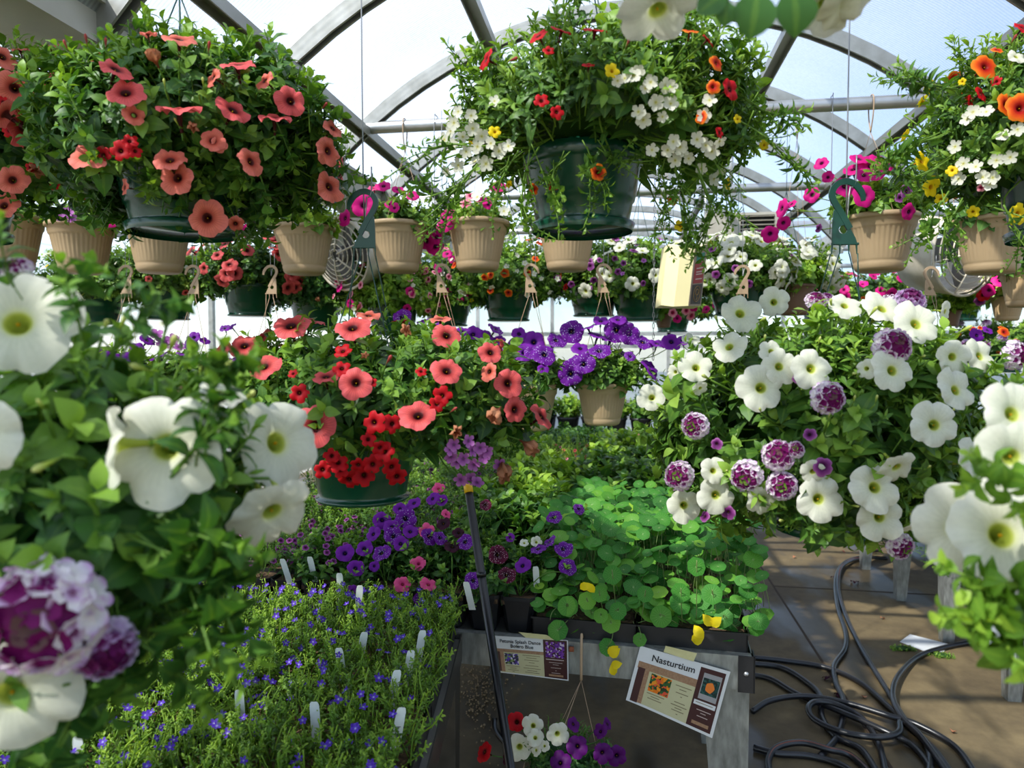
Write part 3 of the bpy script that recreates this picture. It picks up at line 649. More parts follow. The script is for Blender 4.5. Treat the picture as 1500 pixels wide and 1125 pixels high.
for i in range(4): z = hp[2]-.045+i*.03; ob('louvre', slab((hp[0], hp[1]+.03, z+.012), (hp[0]+.23, hp[1]+.03, z+.012), (hp[0]+.23, hp[1]-.005, z), (hp[0], hp[1]-.005, z), .004), 'heater', t, False)
for x in (-.2, .2): ob('hanger_rod', tube([hp+[x, .2, .07], [hp[0]+x, hp[1]+.2, roofz(hp[0]+x)+.02]], .006, 6), 'steel', t)

# tall cream carton with labels, hung by a chain
cb = at(1000, 405, 2.5); s_ = 2.5/F
def cp(x, y, d=0): return at(x, y, 2.5+d)
t = thing('hanging_carton', 'tall cream box with a green and a red label hanging beside the white baskets', 'carton', cp(1000, 448))
A, B, Cc, D_ = cp(985, 359), cp(1006, 362), cp(989, 448), cp(969, 448)
def face(a, b, cc, d, thk, mm, nm, par=t): return ob(nm, slab(a, b, cc, d, thk), mm, par, False)
cart = []
bk = FW*.09
P1, P2, P3 = (cp(980, 358, .03), cp(998, 360), cp(1017, 362, .0)), None, None
tl, tm, tr_, tr2 = cp(978, 358, .05), cp(998, 361, .0), cp(1018, 363, .0), cp(1036, 358, .07)
bl, bm_, br, br2 = cp(968, 447, .05), cp(987, 449, .0), cp(1008, 448, .0), cp(1026, 448, .07)
bkp = lambda p: p+FW*.10
V = np.array([tl, tm, tr_, tr2, bl, bm_, br, br2, bkp(tl), bkp(tr2), bkp(bl), bkp(br2)])
ob('carton_body', T(V, [4, 5, 1, 0, 5, 6, 2, 1, 0, 1, 2, 3, 9, 8, 4, 10, 11, 7, 6, 5, 4, 0, 8, 10, 8, 9, 11, 10, 7, 11, 9, 3], [4, 4, 6, 6, 4, 4, 4]), 'cream', t, False)
def onface(u, v, off=.002):
    a = tr_*(1-u)+tr2*u; b = br*(1-u)+br2*u; n = nrm(np.cross(tr2-tr_, tr_-br)); n = n if n@(EYE-tr_) > 0 else -n; return a*(1-v)+b*v+n*off
face(onface(0, 0, .001), onface(1, 0, .001), onface(1, 1, .001), onface(0, 1, .001), .001, 'taupe', 'side_panel')
face(onface(.2, .12), onface(.85, .12), onface(.85, .24), onface(.2, .24), .001, 'labelgreen', 'green_label')
face(onface(.14, .27), onface(.9, .27), onface(.9, .62), onface(.14, .62), .001, 'labelred', 'red_label')
face(onface(.12, .64), onface(.92, .64), onface(.92, .97), onface(.12, .97), .001, 'labelblack', 'dark_label')
for v in (.36, .42, .46, .54): face(onface(.28, v, .003), onface(.78, v, .003), onface(.78, v+.018, .003), onface(.28, v+.018, .003), .0006, 'inklight', 'print_line')
oval = [onface(.52+.26*cos(a), .80+.13*sin(a), .003) for a in np.linspace(0, 2*pi, 25)]; ob('oval_emblem', cat([tube(oval, .0012, 5), tube([onface(.52+.12*cos(a), .77+.05*sin(a), .003) for a in np.linspace(0, 2*pi, 17)], .0016, 5), tube(spline([onface(.45, .84, .003), onface(.58, .87, .003), onface(.48, .9, .003)], 5), .0012, 5)]), 'gold', t)
ob('hanger_wire', tube([cp(998, 361, .04), [cp(998, 361, .04)[0], cp(998, 361, .04)[1], roofz(cp(998, 361)[0])+.02]], .0012, 5), 'wire', t)
# chain
ch = []
c0 = at(958, 388, 2.75)
for i in range(46):
    z = 2.45-i*.0205; a = np.linspace(0, 2*pi, 11); L = np.stack([.0035*np.cos(a), 0*a, .0125*np.sin(a)], -1); L = L if i % 2 else L[:, [1, 0, 2]]; ch.append(tube(L+[c0[0], c0[1], z], .0013, 4))
single('support_chain', cat(ch), 'wire', 'steel link chain hanging down left of the tall cream box', 'chain', base=(c0[0], c0[1], 2.45))

# ------------------------------------------------------------------ benches
def rotbench(org, ang):
    ca, sa = cos(ang), sin(ang); m = np.eye(4); m[:2, :2] = [[ca, -sa], [sa, ca]]; m[:3, 3] = org; return m
def leg_t(h, w0=.115, w1=.055, flip=1):
    v = []
    for z, w_ in ((0, w1), (h, w0)): v += [(0, 0, z), (-w_*flip, 0, z), (-w_*flip, .004, z), (-.004*flip, .004, z), (-.004*flip, w_, z), (0, w_, z)]
    f = [0, 1, 7, 6, 1, 2, 8, 7, 2, 3, 9, 8, 3, 4, 10, 9, 4, 5, 11, 10, 5, 0, 6, 11]
    return T(v, f+[5, 4, 3, 2, 1, 0]+[6, 7, 8, 9, 10, 11], [4]*6+[6, 6])
def bench(name, label, org, ang, Wd, Ln, zt, apron=.085, legs=True, corner=False, am='galv', nl=None):
    m = rotbench(org, ang); t = thing(name, label, 'bench', org); X = lambda g: g.tf(m)   # local: x 0..-Wd (left), y 0..Ln
    ob('front_apron', X(cat([box(-Wd, 0, -.003, 0, zt-apron, zt), box(-Wd, 0, 0, .02, zt-.004, zt), box(-Wd, 0, 0, .02, zt-apron, zt-apron+.004)])), am, t, False)
    ob('side_apron', X(box(-.003, 0, 0, Ln, zt-apron, zt)), am, t, False); ob('side_apron', X(box(-Wd, -Wd+.003, 0, Ln, zt-apron, zt)), am, t, False)
    ob('back_apron', X(box(-Wd, 0, Ln-.003, Ln, zt-apron, zt)), am, t, False)
    ob('bench_top', X(box(-Wd+.004, -.004, .004, Ln-.004, zt-.02, zt-.012)), 'steel', t, False)
    n = nl or max(2, int(Ln/1.0)+1)
    for i in range(n):
        y = .02+(Ln-.14)*i/(n-1)
        for sx, fl in ((-.005, 1), (-Wd+.005, -1)):
            ob('leg', X(leg_t(zt-apron+.003, flip=fl).mv((sx, y, 0))), am, t, False)
    if corner:
        br = ob('corner_bracket', X(cat([box(-.035, .004, -.0075, -.0035, zt-apron-.004, zt+.002), box(.001, .005, -.0075, .04, zt-apron-.004, zt+.002)])), 'black', t, False)
        ob('bolt', X(lathe([(.001, .004), (.004, .003), (.006, 0)][::-1], 10).tf(Rx(pi/2)).mv((-.016, -.0075, zt-.042))), 'alu', br)
    return t, m
ZB = .80; ANG = radians(-3.3)
BO = onZ(1103, 962, ZB); BO[2] = 0
mainb, MBM = bench('display_bench', 'galvanised bench holding the nasturtiums and purple petunias, two cards on its apron', BO, ANG, 1.75, 3.2, ZB, corner=True)
LP1 = onZ(680, 916, ZB); LP2 = onZ(627, 1125, ZB); LANG = math.atan2(-(LP1-LP2)[0], (LP1-LP2)[1]); LO = LP1-nrm(LP1-LP2)*1.45; LO[2] = 0
LBM = rotbench(LO, LANG)
leftb, _ = bench('display_bench', 'galvanised bench in the left foreground under the blue lobelia', LO, LANG, 1.3, 1.39, ZB, apron=.07, am='galvshade')
backb, _ = bench('display_bench', 'far galvanised bench with black pots of bedding plants, behind the leafy rows', np.array([.62, 5.35, 0]), 0, 3.6, 1.6, .92, apron=.07)
rightb, _ = bench('display_bench', 'galvanised bench on the right of the concrete aisle with tapered legs', np.array([2.95, 3.36, 0]), 0, 1.25, 4.0, ZB, nl=7)

def Mb(x, y, z=0): return (MBM@np.array([x, y, ZB+z, 1]))[:3]
# ------------------------------------------------------------------ bench plants
def carpet(x0, x1, y0, y1, n, kinds, seed, zb, hgt, size, spread=.4, mtx=None):
    rd = random.Random(seed); bk = {}; tot = sum(k[1] for k in kinds)
    for i in range(n):
        x, y = rd.uniform(x0, x1), rd.uniform(y0, y1); h = hgt*rd.uniform(.35, 1)*(1+.25*sin(x*17+seed)*cos(y*13)); p = np.array([x, y, zb+h])
        if mtx is not None: p = (mtx@np.append(p, 1))[:3]
        u = rd.random()*tot; kk = kinds[0]
        for k in kinds:
            if u < k[1]: kk = k; break
            u -= k[1]
        ax = nrm([rd.gauss(0, spread), rd.gauss(0, spread), 1]); bk.setdefault((kk[0], kk[2] if len(kk) > 2 else 0, rd.randrange(4)), []).append((frame(ax, p, size*rd.uniform(.8, 1.25)), rd.uniform(-.25, .2)))
    return cat([inst(SH[k][v].mi(mi_), [a for a, b in L], [b for a, b in L]) for (k, mi_, v), L in bk.items()])
def trayT(x0, x1, y0, y1, z, h=.055, mtx=None, m=0):
    t = .004
    g = cat([box(x0, x1, y0, y1, z, z+t), box(x0, x1, y0, y0+t, z, z+h), box(x0, x1, y1-t, y1, z, z+h), box(x0, x0+t, y0, y1, z, z+h), box(x1-t, x1, y0, y1, z, z+h),
             box(x0-.004, x1+.004, y0-.004, y0+t, z+h-.004, z+h), box(x0-.004, x0+t, y0, y1, z+h-.004, z+h), box(x1-t, x1+.004, y0, y1, z+h-.004, z+h), box(x0, x1, y1-t, y1+.004, z+h-.004, z+h)]).mi(m)
    return g if mtx is None else g.tf(mtx)
def tray_thing(label, x0, x1, y0, y1, zb, fol, fmats, seed, fl=None, group=None, mtx=None, cat_='plant tray', stemh=.0, kindp='plant_tray'):
    I = np.eye(4) if mtx is None else mtx; W3 = lambda p: (I@np.append(np.asarray(p, float), 1))[:3]
    t = thing(kindp, label, cat_, W3(((x0+x1)/2, (y0+y1)/2, zb)), group)
    ob('tray', trayT(x0+.004, x1-.004, y0+.004, y1-.004, zb, .055, mtx), 'black', t, False)
    s = box(x0+.01, x1-.01, y0+.01, y1-.01, zb+.03, zb+.045); ob('soil', s if mtx is None else s.tf(mtx), 'soil', t, False)
    rd = random.Random(seed); st = []
    for kind, n, r0, h0, h1 in (fl or []):
        for i in range(n):
            p = W3((rd.uniform(x0, x1), rd.uniform(y0, y1), zb+rd.uniform(h0, h1))); tc = nrm(EYE-p)
            put_flower(t, kind, p, nrm(tc*.55+np.array([rd.gauss(0, .35), rd.gauss(0, .35), .6])), r0*rd.uniform(.8, 1.2)); st.append(tube([p-[0, 0, r0*.8], p-[rd.gauss(0, .01), rd.gauss(0, .01), .06]], .001, 3, 0, .7))
    ob('foliage', cat([fol]+st), fmats, t); return t
# lobelia bench: six trays
LOBW, LOBD = .405, .45; k = 0
rowsn = ['back', 'middle', 'front']; colsn = ['right', 'centre', 'left']
for j in range(3):
    for i in range(3):
        x1 = -.012-i*(LOBW+.008); x0 = x1-LOBW; y1 = 1.385-j*(LOBD+.005); y0 = y1-LOBD
        fol = carpet(x0-.008, x1+.006, y0-.01, y1+.02, 620 if j < 2 else 500, [('lobelia', 1)], 50+k, ZB+.045, .052, 1.0, .5, LBM)
        tray_thing('tray of blue lobelia, %s row and %s column of the left foreground bench' % (rowsn[j], colsn[i]), x0, x1, y0, y1, ZB, fol, 'leaf_lob', 70+k, [('L', 97, .0085, .10, .15)], 'lobelia trays', LBM); k += 1
# plant tags in the lobelia
def tag_t(p, h=.07, w_=.017, lean=(0, 0)):
    R_ = nrm(RT+np.array([0, .0, 0])); u = nrm(np.array([lean[0], lean[1], 1.0])); poly = [(-.5, 0), (.5, 0), (.5, .88), (.42, .97), (.28, 1), (-.28, 1), (-.42, .97), (-.5, .88)]; y = nrm(np.cross(u, R_))*.0006
    v = [p+R_*a*w_+u*b*h+y for a, b in poly]+[p+R_*a*w_+u*b*h-y for a, b in poly]; K = 8
    l = list(range(K))+list(range(2*K-1, K-1, -1)); n = [K, K]
    for i in range(K): j = (i+1) % K; l += [i, i+K, j+K, j]; n.append(4)
    return T(v, l, n)
tags = [(526, 945, 'white plant tag at the back of the lobelia, left of the others'), (611, 945, 'white plant tag at the right rear corner of the lobelia'), (595, 975, 'broad pair-like white plant tag in the lobelia near the bench edge'), (572, 1005, 'small white plant tag half sunk in the lobelia'), (578, 1062, 'white plant tag with handwritten black letters at the front of the lobelia'),
        (503, 972, 'dull white plant tag sunk in lobelia leaves left of centre'), (353, 1035, 'white plant tag low in the lobelia, leftmost in the middle'), (464, 1055, 'white plant tag at the front middle of the lobelia'), (117, 1105, 'white plant tag at the far left front of the lobelia'), (320, 880, 'white plant tag at the lobelia edge below the black pots')]
for x, y, lb in tags:
    p = onZ(x, y, ZB+.115); p = p-np.array([0, 0, .042]); p_h = .075
    o = thing('plant_tag', lb, 'plant tag', p, 'white plant tags in the lobelia'); ob('label_stake', tag_t(p, p_h, .0165, (random.uniform(-.2, .2), random.uniform(-.15, .1))), 'tag', o, False)
    if 'handwritten' in lb:
        o2 = text = None
        cu = bpy.data.curves.new('tagtext', 'FONT'); cu.body = 'A Lobelia'; cu.size = .0135; cu.extrude = .0003
        tmp = bpy.data.objects.new('tmp', cu); COL.objects.link(tmp); dg = bpy.context.evaluated_depsgraph_get(); me = bpy.data.meshes.new_from_object(tmp.evaluated_get(dg)); bpy.data.objects.remove(tmp)
        me.materials.clear(); me.materials.append(M['ink']); ho = link('handwriting', me, o, np.array([.002, -.0015, .068])); ho.rotation_euler = (pi/2, pi/2, YAW)
# main bench front rows: individual square black pots, plants of their own
def sqpot(cx, cy, s, h, z, mtx):
    V = []; 
    for zz, q in ((0, .36), (h*.9, .48), (h*.9, .5), (h, .5), (h, .47), (h*.8, .46)):
        r = .1*s
        for a, b in ((-q, -q+.12), (-q+.12, -q), (q-.12, -q), (q, -q+.12), (q, q-.12), (q-.12, q), (-q+.12, q), (-q, q-.12)): V.append((cx+a*s, cy+b*s, z+zz))
    P = np.array(V).reshape(6, 8, 3); g = grid(P, True); bot = T(P[0], list(range(7, -1, -1)), [8]); return cat([g, bot]).tf(mtx)
pots = []
PS = .098
rowdef = []
seedc = 200
for j in range(3):
    for i in range(11):
        cx = -.79-i*PS+(.0 if j == 0 else .02) if False else -.60-i*PS; cy = .03+PS*.5+j*PS; pots.append([cx, cy, i, j, []])
bpet = [('X', 594, 759, 16), ('P', 560, 761, 14), ('X', 576, 785, 14), ('X', 558, 809, 15), ('P', 521, 832, 13), ('P', 505, 810, 14), ('P', 533, 803, 13), ('P', 574, 771, 13), ('P', 587, 796, 12), ('P', 546, 782, 12), ('P', 606, 736, 12),
        ('X', 629, 785, 14), ('X', 645, 787, 12), ('X', 681, 793, 13), ('X', 619, 880, 15), ('X', 693, 850, 13), ('P', 633, 730, 11), ('P', 647, 733, 9), ('B', 711, 739, 9), ('X', 811, 757, 12), ('X', 848, 745, 9), ('X', 804, 793, 12), ('X', 788, 803, 12), ('X', 825, 803, 14), ('X', 831, 830, 14), ('P', 765, 828, 13), ('P', 747, 787, 7),
        ('B', 729, 812, 15), ('B', 742, 841, 14), ('D', 649, 766, 11), ('D', 663, 800, 12), ('D', 672, 780, 9), ('K', 613, 825, 12), ('K', 590, 855, 13), ('K', 628, 855, 13), ('K', 624, 777, 12), ('K', 654, 753, 8), ('K', 642, 715, 10), ('W', 786, 794, 9), ('W', 768, 795, 7), ('P', 601, 778, 12), ('P', 548, 829, 8), ('P', 515, 866, 9), ('P', 586, 745, 10)]
INV = np.linalg.inv(MBM)
for f in bpet:
    p = onZ(f[1], f[2], ZB+.12); l = (INV@np.append(p, 1))[:3]; yy = max(l[1], .02); yy = yy if yy < .15 else .15+(yy-.15)*.25
    r_ = MBM[:3, :3].T@ray(f[1], f[2]); o_ = (INV@np.append(EYE, 1))[:3]; k_ = (yy-o_[1])/r_[1]-.09; p = EYE+ray(f[1], f[2])*k_; l = (INV@np.append(p, 1))[:3]
    best = min(pots, key=lambda q: (q[0]-l[0])**2+(q[1]-l[1])**2); best[4].append((f, p))
posw = lambda i: ['first', 'second', 'third', 'fourth', 'fifth', 'sixth', 'seventh', 'eighth', 'ninth', 'tenth', 'last'][i]
roww = ['front', 'second', 'third']
for cx, cy, i, j, fl in pots:
    hh = .10; base = Mb(cx, cy); nmk = {'X': 'purple speckled', 'P': 'purple', 'B': 'burgundy speckled', 'K': 'pink', 'D': 'dark plum', 'W': 'white'}
    colr = nmk[fl[0][0][0]]+' petunias' if fl else 'green petunia leaves'
    t = thing('potted_petunia', 'black pot of %s, %s from the nasturtiums in the %s row' % (colr, posw(i), roww[j]), 'potted plant', base, 'potted petunias on the bench')
    ob('pot', sqpot(cx, cy, PS*.97, hh, ZB-.008, MBM), 'black', t, False)
    ob('soil', box(cx-PS*.44, cx+PS*.44, cy-PS*.44, cy+PS*.44, ZB+hh-.03, ZB+hh-.018).tf(MBM), 'soil', t, False)
    seedc += 1; rd = random.Random(seedc); big = i < 8; st = []
    dens = (4 if i in (0, 2, 3, 5) and j == 0 else 7) if j == 0 else 15
    fol = carpet(cx-.042, cx+.042, cy-.035, cy+.05, dens, [('petunia' if i < 8 else 'bacopa', 1)], seedc, ZB+hh-.02, .025 if j == 0 else .05, .75 if j == 0 else .85, .6, MBM)
    for f, p in fl:
        d_ = (p-EYE)@FW; rad = f[3]*d_/F; n = nrm(nrm(EYE-p)*.7+np.array([rd.gauss(0, .25), rd.gauss(0, .25), .45])); put_flower(t, f[0], p, n, rad); b = Mb(cx, cy, hh-.02); st.append(tube(spline([p-n*rad*1.1, (p+b)/2+np.array([0, 0, .02]), b], 4), .0016, 4, 0, .7))
        st.append(inst(SH['petunia'][rd.randrange(4)], [frame([rd.gauss(0, .4), rd.gauss(0, .4), 1], p-np.array([rd.uniform(-.02, .02), -.02, .05]), .7) for _ in range(2)]))
    if i >= 6:
        for q in range(7 if j else 4):
            p = Mb(cx+rd.uniform(-.05, .05), cy+rd.uniform(-.03, .05), hh+rd.uniform(.02, .09)); put_flower(t, 'p', p, nrm(nrm(EYE-p)*.6+np.array([rd.gauss(0, .3), 0, .6])), .0105)
    ob('foliage', cat([fol]+st), 'leaf' if i < 8 else 'leaf_mid', t)
for i, (x, y) in enumerate(((692, 868), (787, 845), (524, 873), (462, 830), (425, 833), (500, 855))):
    p = onZ(x, y, ZB+.13); single('plant_tag', tag_t(p-np.array([0, 0, .045]), .08, .017, (random.uniform(-.3, .3), -.2)), 'tag', 'white plant tag standing among the bench petunias, %s from the left' % ['fifth', 'last', 'fourth', 'second', 'first', 'third'][i], 'plant tag', 'white plant tags in the petunias', False)
# nasturtium trays
def nastleaf():
    th = np.linspace(0, 2*pi, 20, endpoint=False); P = []; r = []
    for q, z in ((.04, -.06), (.35, -.01), (.7, .01), (1, -.03)):
        k = q*(1+.045*np.cos(7*th)*(q > .6)); P.append(np.stack([k*np.cos(th), k*np.sin(th), z+.03*np.sin(2*th)*q], -1)); r.append(np.full(20, q))
    g = grid(np.array(P), True, r=np.array(r), t=np.repeat(th[None], 4, 0)); cap = T(P[0], list(range(20)), [20], r=0, t=0); return cat([g, cap])
NL = nastleaf()
def nastmat():
    m, nt, p, out = newmat('nasturtium_blade'); rp = ramp_of(nt, attr(nt, 'w'), [(0, c(36, 90, 34)), (.5, c(66, 134, 44)), (.85, c(118, 172, 52)), (1, c(170, 200, 56))])
    s = math_(nt, 'SINE', math_(nt, 'MULTIPLY', attr(nt, 't'), 9)); s = math_(nt, 'POWER', math_(nt, 'ABSOLUTE', s), 24); s = math_(nt, 'MULTIPLY', s, math_(nt, 'SUBTRACT', 1.0, attr(nt, 'r'), True))
    dot = math_(nt, 'LESS_THAN', attr(nt, 'r'), .1); s = math_(nt, 'MULTIPLY', math_(nt, 'MAXIMUM', s, dot), .6)
    col = mixrgb(nt, 'MIX', s, rp, c(170, 200, 130)); nt.links.new(col, p.inputs['Base Color']); p.inputs['Roughness'].default_value = .55; p.inputs['Specular IOR Level'].default_value = .3
    transl(nt, p, out, mixrgb(nt, 'MULTIPLY', 1.0, col, (1.4, 1.4, .6, 1)), .3); return m
M['nast'] = nastmat()
def nast(x0, x1, y0, y1, n, seed, h0, h1, sz=.021, front=False):
    rd = random.Random(seed); Ms = []; dw = []; st = []
    for i in range(n):
        x, y = rd.uniform(x0, x1), rd.uniform(y0, y1)
        u = (y-y0)/(y1-y0); h = (h0+(h1-h0)*rd.random()**.6)*(1 if not front else .35+.75*min(1, u*2.6)); p = Mb(x, y, h); b = Mb(x+rd.gauss(0, .02), y+.02+rd.gauss(0, .02), .05)
        s = sz*rd.uniform(.6, 1.25); n_ = nrm(nrm(EYE-p)*.45+np.array([rd.gauss(0, .28), rd.gauss(0, .28), .8])); Ms.append(frame(n_, p, s)); dw.append(rd.uniform(-.35, .25)+(.2 if rd.random() < .12 else 0)); st.append(tube(spline([p, (p*.5+b*.5)+np.array([rd.gauss(0, .01), 0, 0]), b], 2), .0011, 3, 1))
    return cat([inst(NL, Ms, dw)]+st)
TW = .28
for q, (x0, x1, y0, y1, n, lb, fr) in enumerate(((-.555, -.285, .02, .52, 250, 'black tray of round-leaved nasturtiums at the bench front, left of the corner tray', True), (-.28, -.01, .02, .52, 330, 'black tray of round-leaved nasturtiums on the right front corner of the bench', True),
                                          (-.555, -.285, .53, 1.03, 330, 'tray of tall round-leaved nasturtiums, second row, left', False), (-.28, -.01, .53, 1.03, 330, 'tray of tall round-leaved nasturtiums, second row at the bench side', False))):
    t = thing('nasturtium_tray', lb, 'plant tray', Mb((x0+x1)/2, (y0+y1)/2), 'nasturtium trays')
    ob('tray', trayT(x0, x1, y0, y1, ZB-.008, .058, MBM), 'black', t, False); ob('soil', box(x0+.006, x1-.006, y0+.006, y1-.006, ZB+.03, ZB+.042).tf(MBM), 'soil', t, False)
    g = nast(x0-.02, x1+(.05 if x1 > -.1 else .0), y0+.015, y1, n, 300+q, .06, .24, .023, fr)
    ex = []; vines = []
    if fr:
        lst = [(890, 948, 13, 0), (817, 923, 15, .0), (895, 958-45, 14, .3), (968, 903, 16, .1), (937, 937, 10, .1), (1043, 870, 15, .0), (997, 868, 14, 0), (1020, 830, 14, 0), (897, 842, 14, 0), (860, 880, 13, .3), (945, 870, 12, 0), (830, 888, 14, .2), (1060, 905, 14, 0)] if q == 1 else [(817, 923, 14, .1), (832, 888, 15, .1), (878, 870, 12, .1), (905, 895, 13, .0), (880, 902, 11, .2)]
        for (px, py, r, d) in lst:
            p = onY(px, py, Mb(-.3, -.012)[1]); rad = r*((p-EYE)@FW)/F; ex.append(inst(NL, [frame(nrm(nrm(EYE-p)+np.array([random.gauss(0, .2), 0, .2])), p, rad)], [d]))
            b = Mb((INV@np.append(p, 1))[0]+random.gauss(0, .02), .04, .05); vines.append(tube(spline([p, p+np.array([0, -.012, .01]) if p[2] > b[2] else (p+b)/2+np.array([random.gauss(0, .008), -.03, .0]), b], 5), .0011, 4, 1))
    ob('foliage', cat([g]+ex+vines), ['nast', 'vine'], t)
    if fr:
        for (px, py, r) in ([(1031, 934, 13), (1042, 917, 12)] if q == 1 else [(891, 960, 12), (895, 974, 10), (862, 854, 10)]):
            p = onY(px, py, Mb(-.3, -.02)[1]); fg = cat([leaf(.38, .2, .3, 4, 1).tf(frame(nrm(nrm(EYE-p)+np.array([random.gauss(0, .3), 0, -.2])), p, r*1.7*((p-EYE)@FW)/F, random.uniform(0, 6))) for _ in range(2)]); fg.r[:] = 1
            ob('yellow_leaf', fg, 'yellow', t, label='yellowed nasturtium leaf')
# deeper rows on the main bench: trays of leafy bedding
kinds = [('dense pale green bedding with broad leaves', [('broad', 1)], 'leaf_lime', .15, 1.15, []), ('bright green pointed leaves', [('broad', 1)], 'leaf', .15, 1.1, []),
         ('coral and cream snapdragon buds', [('fine', 1), ('calib', .5)], 'leaf_lime', .13, 1.0, [('c', 18, .009, .17, .24), ('k', 8, .008, .17, .23)]), ('low dark green foliage', [('petunia', 1)], 'leaf_dark', .12, 1.0, [('w', 5, .006, .14, .18)])]
import itertools
k = 0
def plan(i, j):
    if i < 2: return 1 if j < 2 else (0 if j < 4 else (2 if j < 6 else 3))
    if i < 3: return 0 if j < 3 else (2 if j < 5 else 3)
    return 'cal' if j < 4 else (0 if j == 4 else 3)
colw = ['rightmost', 'second', 'third', 'fourth', 'fifth', 'leftmost']
for i in range(6):
    for j in range(7):
        x1 = -.01-i*.288; x0 = x1-.28; y0 = (1.05 if i < 2 else .36)+j*(.36 if i < 2 else .40); y1 = y0+(.355 if i < 2 else .395)
        if y1 > 3.2: continue
        kk = plan(i, j)
        if i >= 2 and j == 0 and i == 2: kk = 1
        if kk == 'cal':
            fol = carpet(x0, x1, y0, y1, 130, [('bacopa', 1), ('calib', .8)], 400+k, ZB+.05, .11, 1.05, .5, MBM); fm = 'leaf_mid'; fl = [('p', 42, .0115, .12, .20)]; ds = 'small plum calibrachoas'
        else:
            ds, kd, fm, hg, sz, fl = kinds[kk]; fol = carpet(x0, x1, y0, y1, 125, kd, 400+k, ZB+.05, hg, sz, .35, MBM)
        tray_thing('tray of %s, %s column, %s back' % (ds, colw[i], posw(j)), x0, x1, y0, y1, ZB-.008, fol, fm, 500+k, fl, 'bedding trays on the main bench', MBM); k += 1
# back bench: round black pots
for i in range(18):
    for j in range(2):
        x = .52-i*.185; y = 5.46+j*.2; b = np.array([x, y, .92]); rd = random.Random(600+i*3+j); col_ = ('R', 'red geraniums') if i in (0, 11) else (('c', 'coral blooms') if i % 3 == 1 else (None, 'fresh green leaves'))
        t = thing('round_potted_plant', 'black pot of %s, far bench, %s row, %s from right' % (col_[1], ['front', 'rear'][j], ['first', 'second', 'third', 'fourth', 'fifth', 'sixth', 'seventh', 'eighth', 'ninth', 'tenth', 'eleventh', 'twelfth', 'thirteenth', 'fourteenth', 'fifteenth', 'sixteenth', 'seventeenth', 'last'][i]), 'potted plant', b, 'round black pots on the far bench')
        ob('pot', lathe([(.001, 0), (.06, 0), (.078, .12), (.084, .122), (.084, .138), (.078, .138), (.001, .12)], 20).mv(b-[0, 0, .01]), 'black', t)
        cc = b+[0, 0, .2]; st = [mound(cc, (.10, .10, .09), 38, [('petunia', 1), ('broad', .4)], 620+i*2+j, 1.1, core=.7)]
        if col_[0]: flowers_rand(t, cc+[0, 0, .02], (.09, .09, .09), [(col_[0], .02 if col_[0] == 'R' else .013)], 9, 5+i, st, .0, (-1.4, 1.4))
        ob('foliage', cat(st), 'leaf_lime' if i % 2 else 'leaf', t)
# right bench trays and trailing plants
for j in range(8):
    y0 = 3.4+j*.48
    for i in range(2):
        x0 = 1.72+i*.6
        fol = carpet(x0, x0+.58, y0, y0+.46, 110, [('petunia', 1), ('fine', .6)], 700+j*2+i, ZB+.04, .14, 1.5, .5)
        st = []
        if i == 0 and j < 4:
            rd = random.Random(j)
            for q in range(26):
                p = np.array([x0-.01, y0+rd.uniform(0, .46), ZB+.06]); e = p+np.array([-rd.uniform(.02, .09), rd.gauss(0, .03), -rd.uniform(.12, .5)]); sp = spline([p, p+np.array([-.04, 0, -.02]), (p+e)/2, e], 4); st.append(tube(sp, .0012, 3, 0, .7)); st.append(inst(SH['bacopa'][q % 4], [frame([rd.gauss(0, 1), rd.gauss(0, 1), -.2], sp[m_], .7) for m_ in (4, 6, 8, 10, 12)], [.1]*5))
            fol = cat([fol]+st)
        tray_thing('tray of %s on the right-hand bench, %s tray back' % (['green trailing plants by the aisle', 'green bedding away from the aisle'][i], posw(j)), x0, x0+.58, y0, y0+.46, ZB, fol, 'leaf_mid', 720+j*2+i, [('v', 4, .03, .16, .22), ('W', 3, .035, .16, .24), ('M', 4, .03, .16, .22)], 'trays on the right-hand bench')

